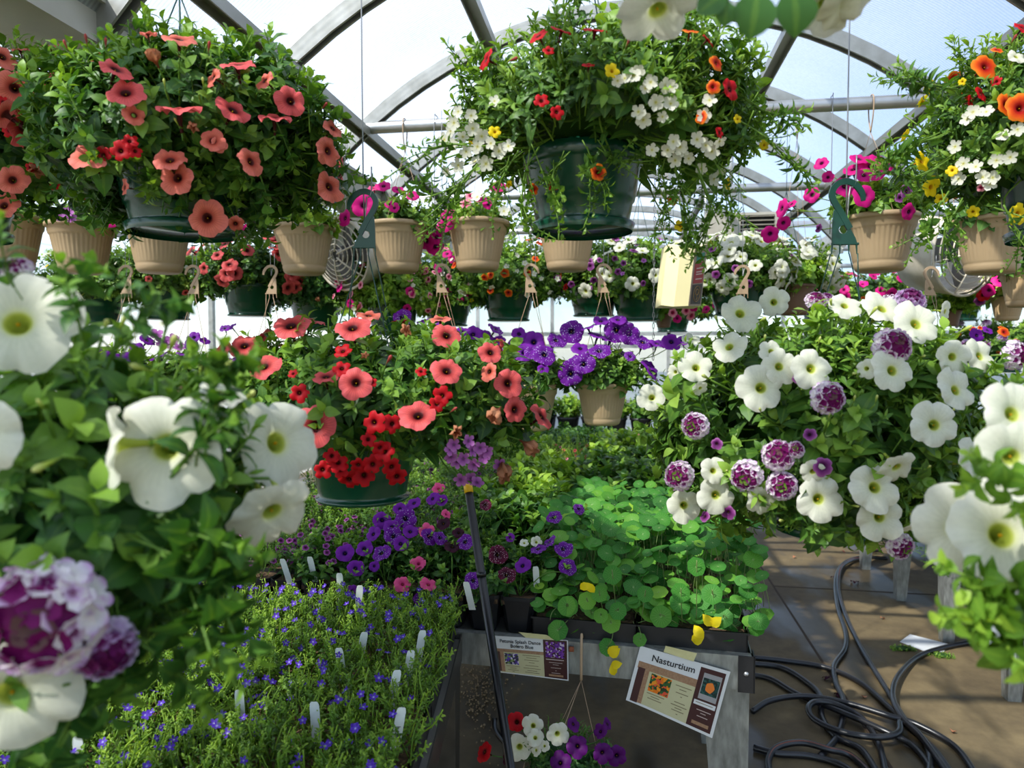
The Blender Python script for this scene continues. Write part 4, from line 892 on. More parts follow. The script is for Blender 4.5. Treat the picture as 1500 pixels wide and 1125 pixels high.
# ------------------------------------------------------------------ cards on the apron
def textmesh(s, size, bold=False):
    cu = bpy.data.curves.new('lettering', 'FONT'); cu.body = s; cu.size = size; cu.align_x = 'CENTER'; cu.extrude = .0002; cu.space_line = .95
    if bold: cu.offset = size*.012
    tmp = bpy.data.objects.new('tmp', cu); COL.objects.link(tmp); dg = bpy.context.evaluated_depsgraph_get(); me = bpy.data.meshes.new_from_object(tmp.evaluated_get(dg)); bpy.data.objects.remove(tmp)
    me.materials.clear(); me.materials.append(M['ink']); return me
nB = nrm(np.array([-sin(ANG), cos(ANG), 0]))     # into the bench
def onapron(px, py, off):
    p0 = Mb(0, -.004)-nB*off; r = ray(px, py); k = ((p0-EYE)@nB)/(r@nB); return EYE+r*k
def card(label, corners, off, title, items, curl=0, disc=None):
    TLc, TRc, BRc, BLc = [onapron(x, y, off) for x, y in corners]
    t = thing('plant_sign_card', label, 'sign', (BLc+BRc)/2)
    def P(u, v, o=0):
        p = TLc*(1-u)*(1-v)+TRc*u*(1-v)+BRc*u*v+BLc*(1-u)*v; p = p-nB*(o+curl*max(0, .35-u)**2*v*1.2+curl*.15*v*v); return p
    N = 10
    def sheet(u0, v0, u1, v1, o, mm, nm):
        us = np.linspace(u0, u1, N); vs = np.linspace(v0, v1, N); a = np.array([[P(u, v, o) for u in us] for v in vs]); b = np.array([[P(u, v, o-.0004) for u in us] for v in vs])
        return ob(nm, cat([grid(a), grid(b[::-1])]), mm, t)
    sheet(0, 0, 1, 1, 0, 'lamin', 'laminated_sheet')
    for it in items:
        nm, mm, u0, v0, u1, v1, o = it; sheet(u0, v0, u1, v1, o, mm, nm)
    if disc:
        du, dv, ru, rv = disc; q = [P(du+ru*cos(a)*(1-.12*abs(sin(2.5*a))), dv+rv*sin(a)*(1-.12*abs(sin(2.5*a))), .0014) for a in np.linspace(0, 2*pi, 40, endpoint=False)]; ob('printed_bloom', T(q, list(range(39, -1, -1)), [40]), 'orangeflat', t)
    ux = nrm(TRc-TLc); vy = nrm(TLc-BLc); nn = nrm(np.cross(ux, vy)); vy = np.cross(nn, ux)
    W_ = np.linalg.norm(TRc-TLc)
    for s, u, v, sz in title:
        o = link('title_lettering', textmesh(s, sz*W_, True), t, P(u, v, .0012)-WL[t.name]); m = Matrix([[ux[i], vy[i], nn[i]] for i in range(3)]); o.rotation_euler = m.to_euler()
    return t, P
def lines(u0, u1, vs, mm='inkgrey', h=.012, jit=.0):
    out = []
    for i, v in enumerate(vs): d = [0, .05, .02, .08, .03][i % 5]; out.append(('print_line', mm, u0+d, v, u1-d, v+h, .0011))
    return out
card('laminated brown and khaki card reading Petunia Splash Dance Bolero Blue, taped to the bench', [(722, 931), (832, 938), (833, 997), (729, 984)], .006, [('Petunia Splash Dance', .36, .165, .064), ('Bolero Blue', .38, .285, .064)],
     [('khaki_panel', 'khaki', .06, .42, .67, .97, .0004), ('tan_band', 'tanband', .02, .34, .67, .42, .0005), ('brown_edge', 'maroon', .02, .42, .07, .95, .0006), ('tan_strip', 'tanband', .07, .42, .12, .95, .0007), ('brown_panel', 'maroon', .67, .02, .985, .97, .0006),
      ('printed_photo', 'ph_purple', .13, .45, .32, .74, .0009), ('printed_photo', 'ph_violet', .70, .06, .95, .46, .0009), ('tan_footer', 'tanband', .73, .88, .93, .93, .0009)]
     + lines(.38, .62, (.46, .52, .58, .64, .72, .79, .85, .90)) + lines(.14, .33, (.78, .83, .88, .92)) + lines(.70, .94, (.50, ), 'inklight', .02) + lines(.74, .92, (.58, .63, .71, .78, .84), 'inklight', .01), .01)
card('tilted laminated card reading Nasturtium with an orange flower photo, at the bench corner', [(938, 946), (1070, 984), (1043, 1080), (917, 1023)], .010, [('Nasturtium', .40, .185, .105)],
     [('khaki_panel', 'khaki', .10, .38, .69, .96, .0004), ('tan_band', 'tanband', .03, .26, .69, .38, .0005), ('brown_edge', 'maroon', .04, .36, .12, .97, .0006), ('tan_strip', 'tanband', .12, .38, .17, .96, .0007), ('brown_panel', 'maroon', .69, .05, .965, .96, .0006),
      ('printed_photo', 'ph_orange', .20, .40, .43, .70, .0009), ('grey_panel', 'greybox', .74, .12, .94, .52, .0008), ('printed_photo', 'ph_green', .75, .19, .93, .44, .0010), ('white_strip', 'lamin', .71, .55, .95, .62, .0009), ('tan_footer', 'tanband', .74, .86, .93, .91, .0009)]
     + lines(.48, .66, (.44, .49, .55, .60, .70, .75, .79, .83, .88)) + lines(.20, .40, (.73, .77, .81)) + lines(.76, .92, (.68, .72, .77, .81), 'inklight', .01) + lines(.73, .92, (.575, ), 'inkgrey', .01), .03, (.838, .32, .052, .085))
for nm, cr, lb in (('masking_tape', [(975, 946), (1021, 957), (1016, 969), (972, 955)], 'strip of cream masking tape at the top of the Nasturtium card'), ('masking_tape', [(760, 926), (800, 930), (817, 938), (770, 934)], 'strip of cream masking tape at the top of the Petunia card')):
    a, b, cc, d = [onapron(x, y, .014) for x, y in cr]; single(nm, slab(a, b, cc, d, .0006), 'tape', lb, 'tape', None, False)

# pole leaning in front of the bench
a = at(687, 722, 1.72); b = at(748, 1125, 1.47); dr = b-a; e = a+dr*(a[2]/(-dr[2])); t = thing('garden_pole', 'long black pole with a yellow tip leaning between the benches', 'pole', e)
ob('shaft', cat([tube([a, e+nrm(a-e)*.012], .0098, 14), tube([a+dr*.32, a+dr*.34], .0113, 14)]), 'pole', t); ob('tip_cap', tube([a, a-nrm(dr)*.018, a-nrm(dr)*.022], [.0108, .0108, .007], 14), 'yellowcap', t); ob('hook_stub', tube(spline([a+dr*.93, a+dr*.88-RT*.02, a+dr*.84-RT*.018], 4), .006, 8), 'pole', t)

# ------------------------------------------------------------------ hoses, papers, petals on the floor
def hose(pts, label, stripe=False, rad=.0125):
    P = [onZ(x, y, .014+(z if len(q) else 0)) for (x, y, *q) in pts for z in [q[0] if q else 0]]
    sp = spline(P, 9); sp = np.array(sp); t = thing('garden_hose', label, 'hose', sp[0]*[1, 1, 0], 'black hoses on the concrete')
    ob('tubing', tube(sp, rad, 10), 'rubber', t)
    if stripe: ob('stripe', tube(sp+np.array([0.0, -.35*rad, rad*.82]), .0022, 4), 'hosestripe', t)
hose([(1300, 818), (1262, 816), (1235, 826), (1224, 850), (1227, 890), (1238, 925), (1238, 950), (1222, 975), (1224, 1000), (1236, 1030), (1228, 1075), (1200, 1110)], 'black hose running from the right bench leg down the aisle joint')
hose([(1290, 806), (1268, 808), (1272, 818), (1250, 820, .01), (1232, 832, .02), (1228, 862), (1238, 900), (1262, 950), (1300, 1012), (1330, 1060), (1370, 1100), (1405, 1150)], 'black hose with a faint orange stripe crossing the aisle diagonally to the lower right', True)
hose([(1100, 963), (1150, 968), (1210, 978), (1260, 1000), (1300, 1034), (1345, 1075), (1362, 1105), (1358, 1160)], 'upper black hose leaving the bench leg and sweeping right')
hose([(1100, 972), (1145, 978), (1180, 998), (1202, 1020), (1204, 1050), (1225, 1080), (1262, 1098), (1290, 1140)], 'second black hose leaving the bench leg and curving down')
hose([(1100, 988), (1130, 995), (1170, 1018), (1230, 1042, .02), (1290, 1068, .02), (1340, 1095), (1380, 1150)], 'third black hose leaving the bench leg')
hose([(1102, 1042), (1130, 1026, .015), (1180, 1020, .02), (1240, 1030, .03), (1300, 1048, .03), (1345, 1062, .02), (1400, 1095), (1440, 1150)], 'black hose arching over the coil beside the bench leg')
hose([(1318, 1058, .03), (1316, 1073, .03), (1290, 1080, .03), (1240, 1074, .02), (1196, 1056, .02), (1184, 1038, .03), (1196, 1028, .03), (1225, 1032, .03), (1262, 1052, .02), (1285, 1085), (1300, 1140)], 'coiled loop of black hose in the middle of the tangle')
hose([(1128, 1135), (1126, 1112), (1140, 1094, .01), (1175, 1088, .02), (1215, 1098, .02), (1250, 1110), (1300, 1160)], 'black hose loop with an orange stripe at the bottom edge', True)
hose([(1500, 930), (1440, 938), (1385, 948), (1345, 962), (1316, 990, .02), (1308, 1020, .03), (1322, 1052, .03), (1350, 1080, .02), (1400, 1150)], 'black hose looping from under the right bench past the white paper')
hose([(1104, 1095), (1140, 1104), (1190, 1108), (1240, 1125), (1270, 1160)], 'short run of black hose at the bottom beside the bench leg')
a = [onZ(x, y, z) for x, y, z in ((1333, 929, .012), (1392, 944, .004), (1382, 955, .004), (1352, 953, .004), (1318, 940, .004))]
v = a+[p-np.array([0, 0, .0008]) for p in a]; l = [0, 1, 2, 3, 4, 9, 8, 7, 6, 5]; n = [5, 5]
for i in range(5): j = (i+1) % 5; l += [i, i+5, j+5, j]; n.append(4)
single('paper_sheet', T(v, l, n), 'paper', 'white paper sheet lying on the wet concrete beside the hose', 'paper', None, False)
pa = at(1447, 908, 3.02); single('paper_sheet', slab(at(1451, 910, 3.02), at(1492, 912, 3.05), at(1488, 968, 3.05), at(1447, 964, 3.02), .0008), 'paper', 'white paper hanging at the nearest right bench leg', 'paper', None, False)
for i, (x, y, mm, lb) in enumerate(((1232, 807, 'coral', 'coral petal fallen on the aisle near the far leg'), (1213, 994, 'darkplum', 'dark withered petal on the floor among the hoses'), (1227, 1018, 'darkplum', 'small dark petal lying beside the hose loop'), (1267, 1022, 'wilt', 'brown withered leaf between the hoses'), (1222, 846, 'darkplum', 'dark leaf scrap left of the hose bend'), (1250, 852, 'darkplum', 'dark leaf scrap right of the hose bend'), (1395, 1072, 'wilt', 'pale dry petal in the right foreground'), (1103, 909, 'leaf_lime', 'bright green leaf fallen beside the bench'), (1165, 815, 'wilt', 'tiny brown leaf on the far aisle'), (1290, 905, 'wilt', 'dry scrap left of the aisle leg'))):
    p = onZ(x, y, .012); g = cat([leaf(.4, .3, .3, 4).tf(frame([.1, .1, 1], p+np.array([.01*q, 0, .001*q]), .032)) for q in range(3 if mm == 'darkplum' else 1)]); g.r[:] = .8; single('fallen_petal', g, mm, lb, 'petal', 'petals dropped on the floor')
# clump of soil and leaves near the paper
p = onZ(1322, 952, .0); g = mound(p+np.array([.0, 0, .01]), (.07, .04, .02), 40, [('bacopa', 1)], 5, .8, 0); o = single('plant_debris', g, 'leaf_mid', 'scatter of green plant debris on the floor by the white paper', 'debris'); o['kind'] = 'stuff'
p = onZ(1380, 962, .0); g = mound(p+np.array([.0, 0, .01]), (.08, .04, .015), 40, [('bacopa', 1)], 6, .8, 0); o = single('plant_debris', g, 'leaf_mid', 'flattened green plant debris right of the white paper', 'debris'); o['kind'] = 'stuff'
rd = random.Random(9); pts = []
for i in range(900):
    u, v_ = rd.gauss(0, 1), rd.gauss(0, 1); p = onZ(705+u*22, 1005+v_*36, .003); pts.append(frame([rd.gauss(0, 1), rd.gauss(0, 1), 1], p, rd.uniform(.002, .0048)))
o = single('spilled_perlite', inst(ruffle_ball((0, 0, 0), (1, 1, .7), 1).tf(np.eye(4)), pts[:420]), 'gravel', 'spilled grains of pale potting grit on the floor under the bench', 'grit'); o['kind'] = 'stuff'

# ================================================================== HANGING BASKETS
def solve_seq(kinds): return kinds
def big_basket(label, cen_px, dep, Rm, pot_px, pot_r, pot_h, kinds, mats, n, fl, seed, hook=None, zmin=-.75, size=1.0, rnd=None, up=.55, topz=None, extra=None, lumps=.1, core=.52, nowire=False, Rhit=None, sag=1.0, saucer=True):
    """cen_px: picture position of the mound centre at depth dep; Rm radii; pot_px: (x, y_bottom)"""
    SAG[0] = sag; cen = at(cen_px[0], cen_px[1], dep); pb = at(pot_px[0], pot_px[1], dep); t = thing('hanging_basket', label, 'hanging basket', pb)
    ob('pot', cat([greenpot(pot_r, pot_h)]+[lathe([(pot_r*.84, -.008), (pot_r*.88, .006), (pot_r*.86, .008), (pot_r*.82, 0), (.001, -.004), (.001, -.009)][::-1], 48)]*int(saucer)).mv(pb), 'greenpot', t)
    ob('soil', lathe([(.001, pot_h*.9), (pot_r*.9, pot_h*.87)], 24).mv(pb), 'soil', t)
    st = []; R = np.asarray(Rm, float)
    flowers_px(t, fl, cen, R if Rhit is None else Rhit, st)
    if rnd: flowers_rand(t, cen, R, rnd[0], rnd[1], seed+1, st, -.4, (1.7, 4.6))
    g = mound(cen, R, n, kinds, seed, size, zmin, up, core=core, lumps=lumps)
    ob('foliage', cat([g]+st+(extra or [])), mats, t)
    SAG[0] = 1.0; rim = pb+np.array([0, 0, pot_h])
    if hook:
        hx, hy, hs, mir, txt = hook; hp_ = at(hx, hy, dep); hang(t, hp_, rim, pot_r*.97, hs, mir, 'greenhook')
        topwire(hx, roofz(hp_[0])-hp_[2]-hs-.05, hp_, hs, txt)
    elif not nowire:
        ap = np.array([rim[0], rim[1], topz or 2.3])
        for i in range(4): q = pi*(.2+.5*i); ob('hanger_wire', tube([ap, rim+pot_r*.97*np.array([cos(q), sin(q), 0])], .0014, 5), 'greenhook', t)
        single('support_wire', tube([ap+[0, 0, -.006], [ap[0], ap[1], roofz(ap[0])+.02]], .0016, 5), 'wire', 'steel wire holding up ' + (extra_txt.get(label) or 'the basket below it'), 'wire', base=ap)
    return t, cen
extra_txt = {}
PET = [('petunia', 1, 0), ('calib', .8, 0)]
# A: coral baskets, upper left
LA = 'large coral petunia basket with dark red trailing blooms, upper left of the picture'
LA2 = 'coral petunia basket at the far upper left edge, behind the large one'
extra_txt[LA] = 'the large upper left coral basket'; extra_txt[LA2] = 'the far left coral basket'
flA = [('C', 185, 140, 27, .2, .5), ('C', 168, 105, 24, .55, .7), ('C', 262, 166, 32, 0, .93), ('S', 262, 62, 24, .2, .8), ('S', 217, 52, 12, -.1, .97), ('wilt', 228, 90, 15, 0, .5), ('C', 348, 100, 25, 0, .85), ('S', 315, 115, 16, -.6, .3),
       ('C', 340, 165, 26, .6, .6), ('C', 402, 177, 24, .1, .9), ('C', 425, 150, 23, .5, .1), ('S', 390, 120, 16, -.5, .4), ('S', 262, 262, 25, 0, 0), ('S', 250, 238, 24, .1, .6), ('S', 312, 208, 18, .3, .2), ('S', 365, 238, 22, .85, .2), ('S', 305, 320, 28, .05, -.1),
       ('S', 480, 275, 24, .8, .2), ('S', 478, 222, 22, .85, 0), ('S', 486, 190, 16, .7, .5), ('wilt', 283, 183, 13, .3, -.6), ('S', 196, 170, 16, .6, .2), ('r', 152, 228, 13, 0, 0), ('r', 178, 222, 16, .1, 0), ('r', 190, 208, 12, .3, .3), ('S', 135, 232, 30, .1, .6), ('r', 198, 222, 10, .5, 0),
       ('b', 298, 128, 9, .1, .9), ('b', 242, 130, 9, 0, .95), ('q', 305, 78, 11, .3, .85), ('S', 345, 337-10, 12, .3, -.6), ('S', 320, 212, 12, .5, 0), ('b', 262, 185, 8, -.3, .8), ('q', 128, 68, 11, 0, .95), ('q', 155, 72, 10, .2, .9), ('q', 100, 75, 10, -.2, .9), ('q', 470, 162, 10, .7, .6), ('S', 185, 275, 12, -.7, 0)]
flA2 = [('C', 88, 160, 26, .25, -.05), ('C', 85, 120, 19, .3, .5), ('S', 22, 130, 27, .5, -.2), ('S', 20, 265, 22, .2, .1), ('S', 43, 203, 17, -.5, .3), ('wilt', 60, 250, 17, .2, -.3), ('wilt', 35, 183, 14, 0, -.3), ('S', 8, 303, 22, 0, .3), ('r', 15, 192, 11, 0, 0), ('r', 45, 245, 8, 0, 0), ('r', 82, 272, 8, .3, 0), ('S', 2, 85, 20, .8, .3), ('r', 5, 150, 9, 0, 0), ('S', 75, 70, 14, 0, .9), ('S', 30, 75, 12, 0, .9), ('r', 130, 290, 8, 0, 0)]
big_basket(LA2, (10, 195), 1.55, (.25, .245, .185), (-60, 345), .115, .14, PET, ['leaf'], 480, flA2, 31, sag=1.25, rnd=([('S', .034), ('r', .014)], 10), topz=2.28)
big_basket(LA, (285, 190), 1.35, (.292, .27, .165), (270, 338), .118, .125, PET, ['leaf'], 760, flA, 32, zmin=-.97, sag=1.3, rnd=([('S', .034), ('C', .034)], 14), topz=2.22)
# B: red, white and yellow mixed basket, top middle
LB = 'mixed basket of small white, red and yellow blooms, top middle'; extra_txt[LB] = 'the top middle mixed basket'
flB = [('R', 715, 88, 17, -.85, .3), ('q', 743, 91, 12, .8, .1), ('R', 790, 55, 15, -.5, .6), ('R', 822, 48, 16, .3, .85), ('R', 871, 48, 19, .1, .88), ('q', 921, 41, 14, .2, .9), ('r', 804, 75, 9, 0, .4), ('r', 793, 149, 12, 0, .3), ('q', 916, 71, 13, .4, .8), ('r', 815, 165, 11, .2, 0), ('r', 862, 97, 10, 0, .8),
       ('y', 725, 194, 10, .1, .2), ('y', 896, 105, 12, .2, .1), ('o', 875, 253, 13, .3, -.1), ('o', 795, 308, 12, .1, -.2), ('r', 809, 274, 8, .3, 0), ('o', 781, 277, 9, .6, 0), ('r', 818, 330, 9, .7, -.2), ('o', 1010, 48, 13, .1, .85), ('o', 1048, 94, 13, .5, .2), ('R', 1067, 132, 17, .6, .1), ('o', 1044, 128, 11, 0, 0), ('o', 1028, 172, 10, -.7, 0), ('r', 1053, 195, 9, .6, .1), ('y', 1119, 213, 8, .1, -.2), ('y', 1065, 270, 10, .7, 0), ('y', 996, 331, 9, .2, 0), ('y', 745, 270, 6, .5, -.5), ('y', 1080, 175, 7, .3, 0), ('o', 985, 294, 8, 0, 0), ('r', 1035, 60, 12, .7, .6)]
for (x, y) in [(725, 149), (720, 210), (731, 222), (672, 164), (693, 188), (661, 192), (647, 235), (672, 242), (697, 238), (916, 116), (935, 105), (953, 121), (975, 126), (982, 153), (935, 164), (971, 171), (955, 220), (978, 220), (985, 208), (1000, 222), (1033, 213), (1039, 148), (1053, 254), (1026, 247), (983, 128), (1053, 206), (945, 130), (960, 150), (705, 200), (690, 170), (663, 215), (683, 222), (712, 240), (656, 250), (745, 215), (996, 215), (990, 235), (1008, 232), (1020, 205), (1042, 222), (928, 112), (905, 118), (942, 175), (1030, 170), (1045, 262), (678, 200), (666, 180), (700, 215), (652, 205)]:
    flB.append(('w', x, y, FR.uniform(9, 13)))
def tail(p0, dirs, n, kind, sz, seed, mi_=0):
    rd = random.Random(seed); sp = spline([p0]+[p0+np.array(d) for d in dirs], 6); out = [tube(sp, .0015, 4, mi_, .7)]
    idx = np.linspace(2, len(sp)-1, n).astype(int); tg = np.gradient(sp, axis=0)
    out.append(inst(SH[kind][seed % 4].mi(mi_), [frame(nrm(nrm(tg[i])+np.array([rd.gauss(0, .5), rd.gauss(0, .5), rd.gauss(0, .3)])), sp[i], sz*rd.uniform(.8, 1.1)) for i in idx])); return out
dB = 1.32; exB = []; cB = at(885, 185, dB)
def offs(px, py, pts, d): p0 = at(px, py, d); return p0, [at(x, y, d)-p0 for x, y in pts]
for sd, (a_, pts, kd, nn_) in enumerate([((1080, 175), [(1120, 200), (1160, 240)], 'calib', 6), ((690, 210), [(640, 215), (612, 235)], 'bacopa', 6), ((1070, 130), [(1120, 165), (1140, 170)], 'calib', 5), ((790, 215), [(770, 250), (765, 300), (772, 330)], 'bacopa', 9), ((760, 220), [(735, 262), (725, 300)], 'bacopa', 8), ((830, 225), [(810, 255), (812, 300)], 'bacopa', 8),
        ((985, 230), [(1000, 290), (1010, 340)], 'bacopa', 9), ((1020, 240), [(1040, 300), (1030, 345)], 'bacopa', 9), ((960, 220), [(975, 280), (970, 330)], 'bacopa', 9), ((1045, 220), [(1060, 270), (1075, 320)], 'bacopa', 8), ((700, 240), [(665, 280), (645, 300)], 'bacopa', 8), ((880, 210), [(900, 235), (945, 230)], 'bacopa', 8), ((860, 215), [(870, 250), (862, 275)], 'calib', 5), ((870, 60), [(850, 25), (845, 5)], 'calib', 4), ((1000, 300), [(1006, 345), (1040, 372)], 'bacopa', 5), ((640, 230), [(625, 255), (615, 275)], 'calib', 4), ((690, 255), [(660, 300), (650, 330)], 'bacopa', 7)]):
    p0, dd = offs(*a_, pts, dB-.16); exB += tail(p0, dd, nn_, kd, .85, 40+sd)
big_basket(LB, (885, 165), dB, (.30, .28, .175), (853, 335), .110, .138, [('calib', 1.2, 0), ('petunia', .3, 0), ('bacopa', .8, 0)], ['leaf_mid'], 640, flB, 33, zmin=-.42, rnd=([('w', .012), ('r', .016), ('y', .012)], 30), topz=2.32, extra=exB, size=1.05)
# C: coral and red basket, centre
LC = 'coral petunia basket with small red blooms over its glossy green pot, centre'
flC = [('C', 427, 481, 28, 0, .75), ('C', 517, 484, 27, 0, .75), ('C', 654, 494, 22, .2, .55), ('C', 388, 540, 25, -.1, .7), ('C', 359, 509, 23, 0, .65), ('C', 329, 512, 16, -.5, .3), ('C', 478, 555, 20, 0, .9), ('C', 522, 562, 25, .1, .3), ('C', 654, 546, 24, .2, .6), ('C', 464, 625, 32, .05, .1), ('C', 613, 612, 28, 0, .7), ('C', 743, 562, 22, .3, .2), ('C', 752, 600, 20, .6, 0), ('C', 791, 612, 22, .75, .55), ('C', 718, 518, 18, .2, .5), ('S', 645, 470, 17, 0, .95), ('S', 540, 465, 18, .1, .9),
       ('wilt', 594, 487, 15, .2, .2), ('wilt', 729, 603, 20, -.3, -.4), ('wilt', 667, 632, 17, .2, 0), ('wilt', 770, 651, 19, .6, -.4), ('wilt', 736, 682, 22, .2, -.6), ('wilt', 536, 522, 9, 0, .2), ('S', 718, 545, 15, -.6, .3), ('q', 565, 535, 13, .5, .7), ('q', 520, 460, 11, .5, .8), ('q', 658, 605, 11, .7, .5),
       ('r', 503, 516, 14), ('r', 501, 541, 14), ('r', 439, 576, 15), ('r', 648, 580, 15), ('r', 640, 592, 13), ('r', 549, 619, 18), ('r', 574, 621, 15), ('r', 539, 644, 12), ('r', 473, 688, 14), ('r', 495, 678, 15), ('r', 500, 688, 13), ('r', 512, 701, 17), ('r', 533, 696, 17), ('r', 546, 680, 15), ('r', 564, 662, 16), ('r', 573, 683, 15), ('r', 581, 697, 16), ('r', 556, 655, 12), ('r', 617, 545, 9), ('r', 545, 560, 8), ('r', 430, 548, 8), ('r', 486, 668, 12), ('r', 525, 680, 13)]
for (x, y) in [(665, 651), (685, 646), (669, 676), (708, 669), (690, 660), (660, 668), (678, 672), (712, 660), (695, 680), (703, 655), (659, 658), (732, 680), (690, 700), (675, 702), (698, 708)]: flC.append(('l', x, y, 11))
exC = []
for sd, (a_, pts, kd, nn_) in enumerate([((680, 650), [(690, 700), (695, 730)], 'petunia', 4), ((715, 660), [(725, 700), (728, 715)], 'petunia', 3), ((770, 600), [(795, 620)], 'petunia', 3), ((470, 660), [(455, 690)], 'petunia', 2), ((600, 640), [(640, 690), (650, 720)], 'petunia', 5)]):
    p0, dd = offs(*a_, pts, 1.25); exC += tail(p0, dd, nn_, kd, .9, 60+sd)
big_basket(LC, (562, 578), 1.38, (.305, .27, .155), (532, 730), .107, .15, PET+[('broad', .25, 0)], ['leaf'], 560, flC, 34, saucer=False, hook=(533, 362, .112, False, 'thin steel wire holding the green hook of the centre coral basket'), rnd=([('C', .034), ('r', .014)], 14))
# D: white petunia and verbena basket, right
LD = 'large white petunia basket with purple and white verbena, right of centre over the aisle'
flD = [('W', 1083, 461, 30, 0, .35), ('W', 1133, 443, 22, -.2, -.1), ('W', 1069, 510, 26, -.5, .5), ('W', 1019, 540, 25, -.1, .4), ('W', 1113, 569, 35, 0, .15), ('W', 1140, 538, 27, .0, .2), ('W', 1186, 541, 31, .1, .2), ('W', 1129, 516, 19, 0, .4), ('W', 1304, 544, 33, .15, .2), ('W', 1339, 477, 35, .1, .4), ('W', 1290, 455, 30, .1, .6), ('W', 1236, 450, 24, 0, .6), ('W', 1393, 523, 26, 0, 0), ('W', 1432, 523, 27, .3, .3), ('W', 1396, 573, 33, .3, .3), ('W', 1366, 623, 35, -.05, .1), ('W', 1421, 674, 31, .4, .3), ('W', 1311, 682, 30, .2, -.6), ('W', 1279, 715, 37, 0, .3), ('W', 1286, 757, 35, 0, .1), ('W', 1197, 731, 35, 0, .1), ('W', 1115, 730, 26, .1, -.4), ('W', 1047, 725, 28, .1, .1), ('W', 1001, 740, 25, 0, .1), ('W', 1044, 690, 20, 0, .2), ('W', 955, 583, 21, -.3, .3), ('W', 1340, 768, 22, .1, -.85), ('W', 1382, 456, 16, .6, -.2), ('W', 1012, 498, 14, 0, .8), ('W', 1270, 540, 15, -.7, 0), ('W', 1190, 690, 18, -.2, -.3), ('W', 990, 545, 12, -.6, 0), ('W', 1025, 568, 12, .2, -.5),
       ('V', 1302, 510, 30, 0, .2), ('V', 1209, 583, 27, 0, 0), ('V', 1021, 624, 22), ('V', 1097, 695, 26), ('V', 1140, 669, 26), ('V', 1145, 711, 24), ('V', 998, 697, 24), ('V', 1193, 445, 17, 0, .7), ('v', 1330, 447, 24, 0, .7), ('V', 1314, 796, 22, .1, -.3), ('V', 1478, 520, 24, .4, 0), ('V', 1165, 660, 14), ('p', 1204, 683, 15, 0, 0), ('p', 1067, 750, 11), ('p', 1186, 637, 10), ('p', 1033, 757, 9), ('p', 1168, 555, 8), ('p', 1050, 650, 9), ('p', 1440, 680, 9), ('v', 1210, 440, 11, 0, .8),
       ('b', 1052, 475, 11, -.4, .7), ('b', 1110, 473, 11, .4, .4), ('b', 1040, 556, 14, -.7, .3), ('b', 1346, 524, 9, .1, .2), ('b', 1258, 547, 11, -.8, 0), ('b', 1272, 465, 13, .3, .7), ('b', 1400, 490, 15, .6, .5), ('b', 1119, 503, 9, .0, .9), ('b', 1198, 506, 9, .1, .9), ('b', 1282, 591, 9, 0, .9), ('b', 1250, 590, 8, 0, .9), ('b', 1115, 605, 10, -.4, .5), ('b', 1150, 762, 12, -.7, .1), ('b', 1357, 687, 8, 0, .5), ('b', 1391, 605, 9, 0, .5), ('b', 1213, 615, 8, 0, .9), ('b', 1218, 452, 11, -.3, .8), ('b', 1065, 689, 8), ('b', 1245, 740, 9, .6, 0)]
exD = []
for sd, (a_, pts, kd, nn_) in enumerate([((1190, 745), [(1180, 775), (1175, 790)], 'petunia', 3), ((1250, 760), [(1250, 785)], 'petunia', 2), ((1010, 500), [(985, 480), (975, 470)], 'petunia', 3), ((965, 560), [(945, 610), (950, 640)], 'petunia', 4), ((1360, 740), [(1375, 770), (1385, 790)], 'bacopa', 5), ((1430, 560), [(1455, 570)], 'petunia', 3), ((985, 640), [(960, 665), (955, 690)], 'petunia', 4), ((1140, 750), [(1150, 772)], 'petunia', 2)]):
    p0, dd = offs(*a_, pts, 1.2); exD += tail(p0, dd, nn_, kd, 1.0, 80+sd)
big_basket(LD, (1197, 618), 1.32, (.312, .28, .222), (1215, 770), .115, .14, PET+[('broad', .3, 0)], ['leaf_mid'], 800, flD, 35, hook=(1238, 357, .120, True, 'thin steel wire holding the green hook of the right white petunia basket'), rnd=([('W', .034), ('V', .024)], 16), zmin=-.95, core=.5)
# E: orange and yellow basket, upper right
LE = 'mixed basket of orange, yellow and small white blooms cut by the upper right edge'; extra_txt[LE] = 'the upper right orange and yellow basket'
flE = [('R', 1496, 43, 14, .2, .6), ('o', 1441, 100, 20, .1, .2), ('o', 1471, 155, 18, .3, .1), ('o', 1492, 160, 22, -.1, 0), ('R', 1435, 139, 13, .5, .3), ('W', 1487, 85, 14, .1, .5), ('y', 1361, 128, 11, .1, -.2), ('y', 1348, 237, 16, .4, .1), ('y', 1362, 274, 16, .3, -.3), ('y', 1378, 292, 9), ('y', 1489, 313, 17, .2, -.2), ('r', 1420, 150, 10, .6, 0), ('r', 1460, 120, 8), ('y', 1395, 250, 9), ('k', 1437, 275, 6), ('q', 1480, 65, 9, .3, .8), ('y', 1410, 120, 6), ('y', 1425, 310, 9), ('o', 1460, 75, 9, 0, .7)]
for (x, y) in [(1418, 175), (1425, 165), (1445, 165), (1440, 260), (1455, 260), (1450, 270), (1412, 240), (1430, 245), (1470, 200), (1460, 235), (1400, 215), (1480, 230), (1405, 262), (1490, 190)]: flE.append(('w', x, y, 11))
exE = []
for sd, (a_, pts, kd, nn_) in enumerate([((1400, 130), [(1360, 125), (1332, 118)], 'calib', 7), ((1380, 200), [(1345, 210), (1325, 225)], 'calib', 6), ((1380, 240), [(1340, 262), (1320, 250)], 'calib', 6), ((1390, 280), [(1365, 320), (1350, 350)], 'bacopa', 7), ((1410, 290), [(1385, 340), (1390, 360)], 'bacopa', 6), ((1470, 300), [(1490, 340), (1495, 360)], 'bacopa', 6)]):
    p0, dd = offs(*a_, pts, 1.2); exE += tail(p0, dd, nn_, kd, .85, 90+sd)
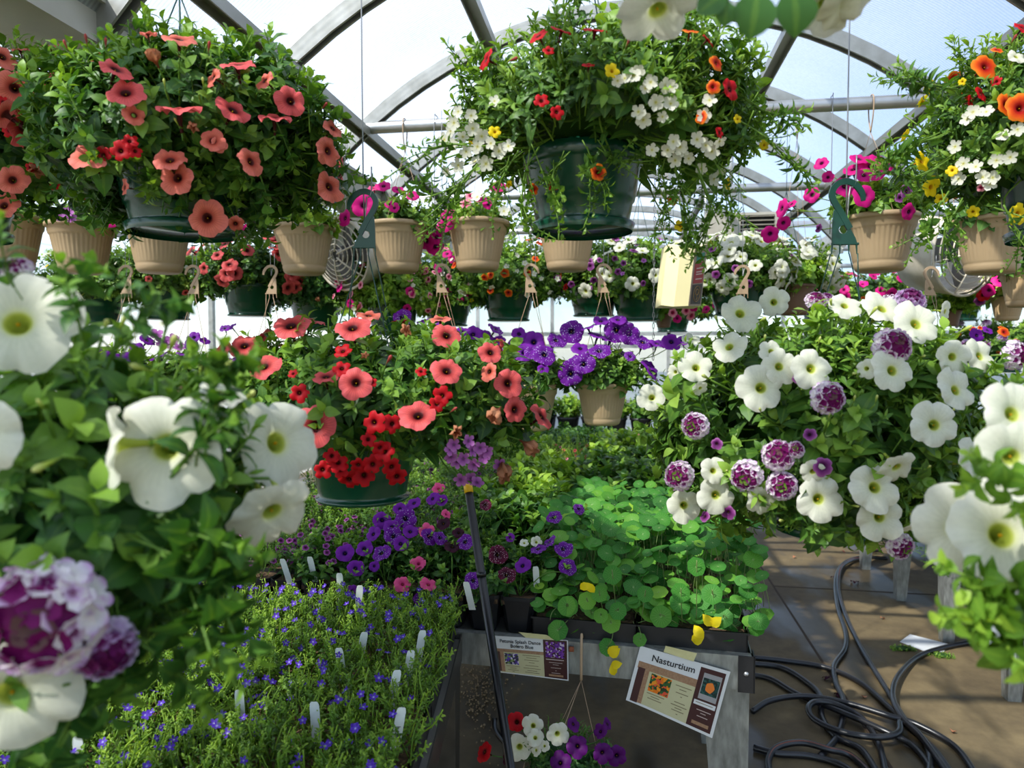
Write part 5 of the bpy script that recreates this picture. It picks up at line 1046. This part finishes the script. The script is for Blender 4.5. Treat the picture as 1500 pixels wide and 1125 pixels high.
big_basket(LE, (1500, 190), 1.32, (.195, .22, .195), (1560, 345), .11, .15, [('calib', 1.2, 0), ('petunia', .3, 0), ('bacopa', .6, 0)], ['leaf_mid'], 430, flE, 36, zmin=-.6, rnd=([('w', .012), ('o', .018), ('y', .014)], 24), topz=2.3, extra=exE)
# F: near white petunia and verbena basket, left foreground
LF = 'near white petunia basket with a large purple and white verbena, left foreground'; extra_txt[LF] = 'the left foreground white petunia basket'
flF = [('W', 28, 478, 82, .35, .35), ('W', -22, 640, 62, .1, .1), ('W', 248, 655, 84, .05, .12), ('W', 180, 650, 62, -.9, .0), ('W', 400, 650, 70, .82, .2), ('W', 396, 745, 62, .6, -.55), ('W', 322, 580, 34, .4, .85), ('W', 20, 1010, 88, .3, -.2), ('W', 240, 545-70, 10, 0, .8),
       ('V', 80, 893, 92, .05, .0), ('v', 150, 940, 50, .6, -.3), ('V', 30, 402, 24, 0, .6), ('b', 150, 490, 18, .5, .75), ('b', 225, 545, 22, -.6, .3), ('b', 246, 520, 24, .5, .75), ('b', 322, 545, 20, .75, .5), ('b', 355, 590, 22, .7, .5), ('b', 290, 548, 15, .6, .6), ('b', 90, 670, 26, -.6, -.4), ('b', 395, 702, 22, .6, -.3), ('b', 175, 485, 18, .5, .8), ('b', 65, 600, 14, 0, .7)]
exF = []
for sd, (a_, pts, kd, nn_, sz) in enumerate([((250, 700), [(300, 640), (315, 610)], 'petunia', 4, .8), ((240, 760), [(300, 800), (320, 850)], 'petunia', 5, .9), ((150, 880), [(190, 930), (230, 960)], 'petunia', 5, .9), ((200, 780), [(260, 830), (300, 880)], 'petunia', 5, .9), ((100, 950), [(120, 1010), (90, 1080), (60, 1140)], 'petunia', 6, .9), ((180, 520), [(205, 460), (208, 445)], 'petunia', 3, .55), ((120, 500), [(112, 450), (108, 425)], 'petunia', 3, .55), ((240, 520), [(290, 530), (320, 545)], 'petunia', 3, .55), ((20, 420), [(12, 400), (10, 390)], 'petunia', 2, .5)]):
    p0, dd = offs(*a_, pts, .56); exF += tail(p0, dd, nn_, kd, sz, 110+sd)
tF, cF = big_basket(LF, (90, 730), .68, (.20, .17, .178), (-110, 1010), .105, .13, PET+[('broad', .6, 0)], ['leaf'], 270, flF, 37, zmin=-.95, up=.5, topz=2.2, extra=exF, lumps=.05)
# G: near white petunia basket, right foreground
LG = 'near white petunia basket with lime green leaves at the right edge'; extra_txt[LG] = 'the right foreground white petunia basket'
flG = [('W', 1478, 608, 48, .1, .25), ('W', 1478, 668, 52, -.2, -.1), ('W', 1405, 775, 64, -.6, .1), ('W', 1462, 785, 78, -.1, .3), ('b', 1460, 690, 18, -.7, .3), ('b', 1455, 845, 24, -.2, .8), ('W', 1530, 740, 60, 0, .2)]
exG = []
for sd, (a_, pts, kd, nn_, sz) in enumerate([((1540, 860), [(1490, 862), (1440, 850)], 'broad', 5, .6), ((1540, 890), [(1495, 895), (1450, 905)], 'broad', 5, .6), ((1540, 930), [(1510, 925), (1475, 930)], 'broad', 4, .6), ((1500, 700), [(1480, 690), (1465, 700)], 'petunia', 3, .6)]):
    p0, dd = offs(*a_, pts, .56); exG += tail(p0, dd, nn_, kd, sz, 130+sd)
big_basket(LG, (1640, 765), .64, (.105, .12, .10), (1630, 1000), .075, .1, PET+[('broad', .5, 0)], ['leaf_lime'], 80, flG, 38, zmin=-.9, topz=2.2, extra=exG)
# H: basket above the frame: its lowest petals and leaves hang into view
LH = 'white petunia basket above the top edge, only its hanging petals and leaves seen'; extra_txt[LH] = 'the basket above the top edge'
flH = [('W', 962, 10, 60, .15, -.92), ('W', 1208, 4, 52, -.2, -.9), ('W', 1240, -4, 50, .35, -.85), ('b', 1055, 5, 17, -.8, -.3)]
exH = []
p0 = at(1090, -40, .55)
for (x, y, dx, dy, s) in ((1110, -16, -.15, -1, .034), (1160, -20, .1, -1, .034), (1066, -8, -.9, -.5, .024), (1065, 0, -.1, -1, .018)):
    u = RT*dx+UP*dy; u = nrm(u); nn = -FW*.9+UP*.2; xx = nrm(np.cross(u, nn)); zz = np.cross(xx, u); m = np.eye(4); m[:3, 0] = xx*s; m[:3, 1] = u*s*1.15; m[:3, 2] = zz*s; m[:3, 3] = at(x, y, .55); exH.append(leaf(.5, .15, .1, 7, .35, 1.15).tf(m)); exH.append(tube([at(x, y, .55), p0+[0, 0.03, .03]], .002, 5, 0, .7))
flH_R = (.15, .10, .10)
big_basket(LH, (1120, -260), .66, (.19, .13, .12), (1120, -215), .10, .12, PET, ['leaf'], 150, flH, 39, zmin=-.5, topz=2.35, extra=exH)

# ------------------------------------------------------------------ tan pots on the nearest cross pipe
def tan_basket(label, px, ytop, ybot, dep, plant, fl, seed, hook=None, support=None, scale=None, wires='string', mound_r=None, mats='leaf_lime', nfol=60, dy=0, grp=None, rnd=None, potmat=None):
    pb = at(px, ybot, dep); h = (ybot-ytop)/F*dep; s = h/.185; t = thing('hanging_basket', label, 'hanging basket', pb, grp)
    P_ = link('pot', TANMESH if not potmat else potmat, t); P_.scale = (s, s, s); S_ = link('soil', SOILM, t); S_.scale = (s, s, s)
    rim = pb+np.array([0, 0, h]); R = np.array(mound_r or (.125*s, .125*s, .055)); cen = rim+np.array([0, 0, .02+dy]); st = []
    lst = []
    flowers_px(t, fl, cen, R*1.15, st)
    if rnd: flowers_rand(t, cen, R, rnd[0], rnd[1], seed, st, -.2)
    ob('foliage', cat([mound(cen, R, nfol, plant, seed, .85, -.35, .7, core=.6)]+st), mats, t)
    for q in range(3):
        a = 2*pi*q/3+.5; b = rim+.118*s*np.array([cos(a), sin(a), 0])
        if hook is None:
            top = np.array([pb[0], 2.8-.0, 2.455+.026]) if support is None else support; kn = np.array([top[0], top[1], top[2]-.13]); ob('hanger_string', tube([b, kn], .0009, 4), 'tanhook', t)
    if hook is None:
        ob('hanger_loop', tube(spline([kn, kn+[0, -.024, .06], top+[0, -.026, -.012], top+[0, 0, .003], top+[0, .026, -.012], kn+[0, .024, .06], kn], 6), .0024, 6), 'tanhook', t)
    else:
        hx, hy, hs, mir, txt = hook; hp_ = at(hx, hy, dep); hang(t, hp_, rim, .118*s, hs, mir, 'tanhook', .0011, 3)
        up_ = 2.455+.03 if support is None else support[2]
        topwire(hx, up_-hp_[2]-hs-.05, hp_, hs, txt, None, thick=.0013)
    return t
LIME = [('broad', .8, 0), ('petunia', 1, 0)]
TB = [('leftmost tan pot of green leaves, cut by the left edge', 12, 318, 396, [], 'leaf_mid'),
      ('tan pot of pale pink petunia leaves under the upper left coral basket', 121, 330, 401, [('M', 162, 322, 13, .2, .1), ('l', 85, 318, 9), ('l', 100, 312, 9), ('l', 105, 320, 8), ('M', 175, 305, 7)], 'leaf_mid'),
      ('tan pot behind the green pot of the coral basket', 234, 328, 400, [], 'leaf_lime'),
      ('tan pot of bright green leaves left of the left drum fan', 446, 333, 402, [('M', 362, 337, 10, .4, .3)], 'leaf_lime'),
      ('tan pot of magenta petunias behind the left green hook', 583, 329, 399, [('M', 533, 302, 19, .1, .1), ('M', 507, 320, 13), ('M', 562, 274, 12, 0, .6), ('M', 583, 279, 10, .2, .7), ('M', 604, 288, 10), ('M', 520, 300, 9), ('K', 548, 277, 9, 0, .8), ('M', 578, 305, 8), ('M', 570, 300, 7)], 'leaf_mid'),
      ('tan pot of magenta petunias with a leaf shadow, right of the left green hook', 700, 326, 397, [('M', 619, 338, 11), ('M', 626, 352, 15), ('M', 638, 361, 14), ('M', 651, 331, 13, 0, .4), ('M', 656, 315, 12), ('M', 708, 295, 10), ('M', 729, 277, 13, 0, .5), ('k', 690, 288, 9), ('w', 700, 290, 11), ('w', 738, 310, 9), ('k', 682, 300, 9), ('M', 640, 348, 12), ('M', 715, 300, 8)], 'leaf_lime'),
      ('tan pot hanging directly under the top middle mixed basket', 831, 328, 397, [], 'leaf_mid')]
for i, (lb, px, yt, yb, fl, mt) in enumerate(TB):
    tan_basket(lb, px, yt, yb, 2.78, LIME, fl, 800+i, mats=mt, mound_r=(.15, .12, .075), grp='tan pots on the nearest cross pipe', nfol=70)
tan_basket('tan pot of magenta petunias behind the right green hook', 1288, 318, 398, 2.5, LIME, [('M', 1236, 274, 16, 0, .2), ('M', 1265, 288, 17, 0, 0), ('M', 1258, 235, 14, 0, .7), ('M', 1275, 246, 20, 0, .5), ('M', 1286, 237, 14, .2, .6), ('M', 1297, 245, 14, .3, .3), ('M', 1204, 240, 11, -.6, .4), ('M', 1213, 260, 9, -.5, 0), ('M', 1190, 286, 12, -.6, 0), ('M', 1147, 306, 15), ('M', 1147, 326, 11, 0, -.5), ('M', 1128, 342, 13, -.3, -.4), ('M', 1330, 310, 13, .3, -.3), ('p', 1327, 281, 12, .3, 0), ('M', 1309, 228, 9), ('p', 1200, 335, 7), ('M', 1160, 300, 9), ('M', 1250, 250, 14), ('M', 1265, 258, 13), ('M', 1285, 255, 12), ('p', 1318, 290, 8)], 820, mats='leaf_lime', mound_r=(.17, .13, .10), nfol=110, grp='tan pots on the nearest cross pipe', dy=.02, support=np.array([at(1288, 300, 2.5)[0], 2.8, 2.48]))
tan_basket('large tan pot with leafy trails below the upper right orange basket', 1452, 321, 401, 2.2, LIME, [], 821, mats='leaf_mid', mound_r=(.13, .12, .06), grp='tan pots on the nearest cross pipe', support=np.array([at(1452, 300, 2.2)[0], 2.14, roofz(at(1452, 300, 2.2)[0])+.02]))
# extra leafy trails at the magenta baskets
for sd, (a_, pts, par) in enumerate([((1260, 310), [(1200, 300), (1160, 320), (1150, 345)], 0), ((1240, 320), [(1190, 330), (1185, 370)], 0)]): pass
# second row: tan hooks with purple petunia pots lower down
PR = [('leftmost low tan pot, mostly behind the foreground petunias', 185, 560, 622, (185, 430, False), [('P', 215, 500, 12), ('l', 228, 492, 12), ('l', 240, 505, 14), ('P', 200, 510, 10), ('l', 252, 498, 10)]),
      ('low tan pot of purple petunias behind the foreground shoots', 285, 560, 622, (283, 430, False), [('P', 285, 495, 10, 0, .5), ('P', 280, 507, 10), ('X', 330, 482, 9, 0, .8), ('P', 300, 500, 8), ('l', 262, 510, 10)]),
      ('low tan pot hidden behind the left part of the centre coral basket', 400, 560, 622, (397, 430, False), [('P', 340, 480, 9)]),
      ('low tan pot of purple petunias behind the centre coral basket', 655, 560, 622, (648, 428, True), [('X', 589, 466, 14, 0, .3), ('P', 693, 491, 14), ('P', 679, 487, 13), ('X', 725, 484, 13), ('P', 710, 493, 12), ('P', 620, 472, 10), ('P', 640, 480, 10)]),
      ('low tan pot of violet petunias half hidden by the coral basket edge', 775, 562, 630, (778, 428, True), [('X', 814, 500, 15), ('P', 782, 502, 18, 0, .3), ('P', 768, 518, 17), ('X', 797, 521, 18), ('P', 752, 505, 12), ('P', 760, 490, 12), ('P', 795, 541, 9), ('P', 740, 520, 11), ('X', 780, 518, 13), ('P', 730, 500, 12)]),
      ('low tan pot of speckled purple petunias in the centre, fully visible', 882, 561, 622, (884, 428, True), [('X', 837, 486, 18, 0, .2), ('X', 836, 548, 19), ('X', 855, 534, 17), ('X', 878, 516, 17), ('X', 903, 484, 20, .1, .1), ('X', 921, 489, 17, .2, .1), ('X', 941, 503, 17), ('P', 875, 494, 15), ('P', 983, 502, 15), ('X', 923, 523, 9), ('P', 962, 505, 13), ('P', 893, 500, 15), ('P', 850, 512, 13), ('P', 862, 482, 13), ('P', 880, 472, 12, 0, .8), ('P', 905, 470, 12, 0, .8), ('X', 843, 530, 12)]),
      ('low tan pot behind the left part of the white petunia basket', 1090, 560, 622, (1087, 430, False), [('P', 1000, 500, 12), ('P', 1032, 500, 9)]),
      ('low tan pot behind the right part of the white petunia basket', 1360, 560, 622, (1363, 432, True), [('P', 1430, 492, 11), ('P', 1446, 485, 8), ('o', 1470, 487, 8)])]
for i, (lb, px, yt, yb, (hx, hy, mir), fl) in enumerate(PR):
    tan_basket(lb, px, yt, yb, 2.78, [('broad', 1, 0), ('petunia', .8, 0)], fl, 840+i, hook=(hx, hy, .112, mir, 'thin wire from the cross pipe to the tan hook of the %s' % ['leftmost low pot', 'second low pot', 'third low pot', 'fourth low pot', 'half hidden violet pot', 'fully visible purple pot', 'seventh low pot', 'rightmost low pot'][i]),
               mats='leaf_mid', mound_r=(.19, .14, .10), nfol=110, grp='purple petunia pots on tan hooks', dy=.015, rnd=([('P', .04)], 5))
# free loops hooked over the nearest pipe
for i, px in enumerate((510, 640, 1218, 1377)):
    x = onY(px, 175, 2.8)[0]; single('support_wire', tube(spline([[x-.004, 2.775, 1.98], [x-.004, 2.772, 2.44], [x, 2.785, 2.484], [x, 2.8, 2.487], [x, 2.815, 2.484], [x, 2.828, 2.44]], 4), .0016, 5), 'wire', 'wire looped over the nearest cross pipe, %s from the left' % ['first', 'second', 'third', 'last'][i], 'wire', base=(x, 2.8, 2.48))

# ------------------------------------------------------------------ rear row of green baskets (depth about 3.7) and a further row
def rear_basket(label, px, py, dep, R, spec, seed, pot=True, mats='leaf', kinds=PET, nf=36, nfol=210, size=1.15, grp='rear green baskets'):
    cen = at(px, py, dep); pb = cen-np.array([0, 0, R[2]+.03]); t = thing('hanging_basket', label, 'hanging basket', pb, grp); ob('pot', greenpot(.125, .16).mv(pb), 'greenpot', t)
    st = []; flowers_rand(t, cen, R, spec, nf, seed, st, -.55, (-1.5, 1.5), .15)
    ob('foliage', cat([mound(cen, R, nfol, kinds, seed, size, -.7, .5)]+st), mats, t)
    ap = np.array([pb[0], pb[1], roofz(pb[0])+.02]); kn = np.array([pb[0], pb[1], pb[2]+.62])
    for q in range(3): a = 2.1*q+.4; ob('hanger_wire', tube([kn, pb+[.12*cos(a), .12*sin(a), .16]], .0014, 4), 'greenhook', t)
    ob('hanger_wire', tube([kn, ap], .0014, 4), 'greenhook', t)
Wp = ('W', .036); RB = [('rear basket of white petunias left of the tan hooks', 140, 410, 3.5, [Wp, Wp, ('y', .012)], 'leaf_mid', 12), ('rear basket of white and orange blooms, second from the left', 245, 405, 3.6, [('o', .016), ('w', .012), ('c', .02)], 'leaf_mid', 14),
     ('rear basket of coral petunias under the third tan pot', 365, 398, 3.5, [('C', .036), ('C', .034)], 'leaf', 26), ('rear basket of coral petunias beside the left fan', 462, 420, 3.65, [('C', .034), ('wilt', .02)], 'leaf_dark', 9),
     ('rear basket of pink eyed and white calibrachoas', 575, 425, 3.5, [('k', .018), ('k', .018), ('w', .014), ('M', .026)], 'leaf_lime', 36), ('rear basket of magenta and white blooms', 655, 415, 3.65, [('M', .026), ('w', .016), ('k', .016), ('y', .012)], 'leaf_mid', 30),
     ('rear basket of orange, red and white blooms in a green pot', 745, 405, 3.5, [('o', .02), ('w', .014), ('r', .018), ('w', .014)], 'leaf_mid', 42), ('rear basket of lilac calibrachoas and white petunias', 870, 400, 3.6, [('p', .02), Wp, ('p', .018), ('p', .018)], 'leaf_mid', 30),
     ('rear basket of white petunias and violet calibrachoas left of the cream box', 935, 405, 3.5, [Wp, ('p', .018), ('l', .014)], 'leaf_mid', 24), ('rear basket of dense white petunias right of the cream box', 1080, 398, 3.4, [('W', .04), ('W', .038), ('W', .036), ('p', .018)], 'leaf_mid', 52), ('rear basket of dense white petunias behind the magenta trails', 1150, 400, 3.6, [('W', .038), ('W', .036)], 'leaf_mid', 34)]
for i, (lb, px, py, d, spec, mt, nf) in enumerate(RB):
    rear_basket(lb, px, py, d, (.29, .24, .19) if i < 9 else (.27, .24, .18), spec, 900+i, mats=mt, nf=int(nf*1.3), nfol=300)
# small brown and tan pots in the right distance
BROWN = mesh('pot', lathe(TANPROF, 40), ['brownpot'])
FARP = [('small brown pot of green leaves hanging below the right drum fan', 1163-0, 418, 462, 3.4, BROWN, []), ('brown pot of round green leaves right of the right drum fan', 1392, 455, 478, 3.6, BROWN, []), ('tan pot of fuchsia blooms in the right distance', 1475, 435, 470, 3.4, None, [('M', 1449, 425, 10), ('M', 1465, 412, 11), ('R', 1440, 432, 9), ('M', 1478, 410, 9), ('p', 1435, 440, 8)]),
        ('tan pot cut by the right edge above the fuchsia pot', 1500, 398, 450, 3.0, None, []), ('brown pot hanging below the chain', 972, 458, 480, 3.6, BROWN, [('k', 985, 458, 7), ('M', 992, 466, 7), ('k', 1005, 455, 7), ('k', 1012, 462, 8), ('M', 1015, 450, 7)]), ('small tan pot dangling far behind the left fan', 497, 352, 370, 3.8, None, [])]
for i, (lb, px, yt, yb, d, pm, fl) in enumerate(FARP):
    pz = at(px, yb, d); tan_basket(lb, px, yt, yb, d, LIME, fl, 950+i, mats='leaf_lime' if i != 3 else 'leaf_mid', mound_r=(.15, .13, .09), nfol=70, potmat=pm, support=np.array([pz[0], pz[1], roofz(pz[0])+.02]), dy=.03, grp='small pots in the distance')
for i, (px, py, d, lb, mt, spec) in enumerate(((1200, 428, 5.2, 'mixed green bedding basket hanging far right of the white baskets', 'leaf_mid', [('M', .03), ('K', .03), ('w', .02)]), (1285, 430, 5.0, 'green foliage basket with dark pink blooms in the right distance', 'leaf', [('M', .035), ('o', .02)]), (1405, 425, 4.6, 'round leafy green basket below the right drum fan', 'leaf_lime', [('w', .01)]), (1470, 500, 4.6, 'low green basket behind the right verbena', 'leaf_mid', [('v', .03), ('o', .02)]), (985, 445, 5.0, 'distant basket of pink and red blooms under the cream box', 'leaf_mid', [('k', .03), ('M', .035), ('K', .03)]))):
    rear_basket(lb, px, py, d, (.33, .25, .17), spec, 970+i, mats=mt, nf=22, nfol=150, size=1.4, grp='distant green baskets')

# ------------------------------------------------------------------ small basket hanging from the apron, lower middle
pb = at(826, 1215, 1.70); t = thing('hanging_basket', 'small basket of white and purple petunias hung from the bench apron, bottom middle', 'hanging basket', pb)
ob('pot', lathe(TANPROF, 60).tf(Sc(.8)).mv(pb), 'tan', t); st = []; cen = pb+np.array([0, 0, .19])
for f in [('W', 761, 1093, 20, 0, .1), ('W', 816, 1074, 17, .1, .1), ('W', 781, 1063, 16, 0, .4), ('W', 784, 1081, 13, 0, .6), ('W', 786, 1099, 9), ('W', 798, 1093, 8), ('U', 903, 1106, 16, .1, 0), ('U', 882, 1102, 15, .1, .2), ('U', 846, 1093, 16, 0, .4), ('U', 880, 1072, 11, -.5, .6), ('U', 839, 1061, 11, .5, .6), ('U', 821, 1118, 16), ('U', 889, 1061, 9, .7, .5), ('R', 711, 1102, 15), ('R', 757, 1058, 14, .1, .6), ('D', 745, 1110, 10)]:
    flowers_px(t, [f], cen, np.array([.13, .10, .12]), st)
ob('foliage', cat([mound(cen, (.12, .09, .07), 60, [('calib', 1, 0), ('fine', .6, 0)], 990, .9, -.2)]+st), 'leaf_dark', t)
hk = onapron(852, 937, .012)
ob('hanger_hook', tube(spline([hk+[0, .02, -.002], hk+[0, 0, .012], hk+[0, -.012, -.02], hk+[0, -.012, -.10]], 6), .0035, 8), 'tanhook', t)
for q in range(3): a = 2.1*q; ob('hanger_string', tube([hk+[0, -.012, -.10], pb+np.array([.09*cos(a), .09*sin(a), .148])], .0009, 4), 'tanhook', t)
p = onapron(837, 951, .01); single('rolled_tag', tube([p-RT*.006, p, p+RT*.006], .007, 8), 'wilt', 'small orange knot on the apron beside the hook string', 'knot')
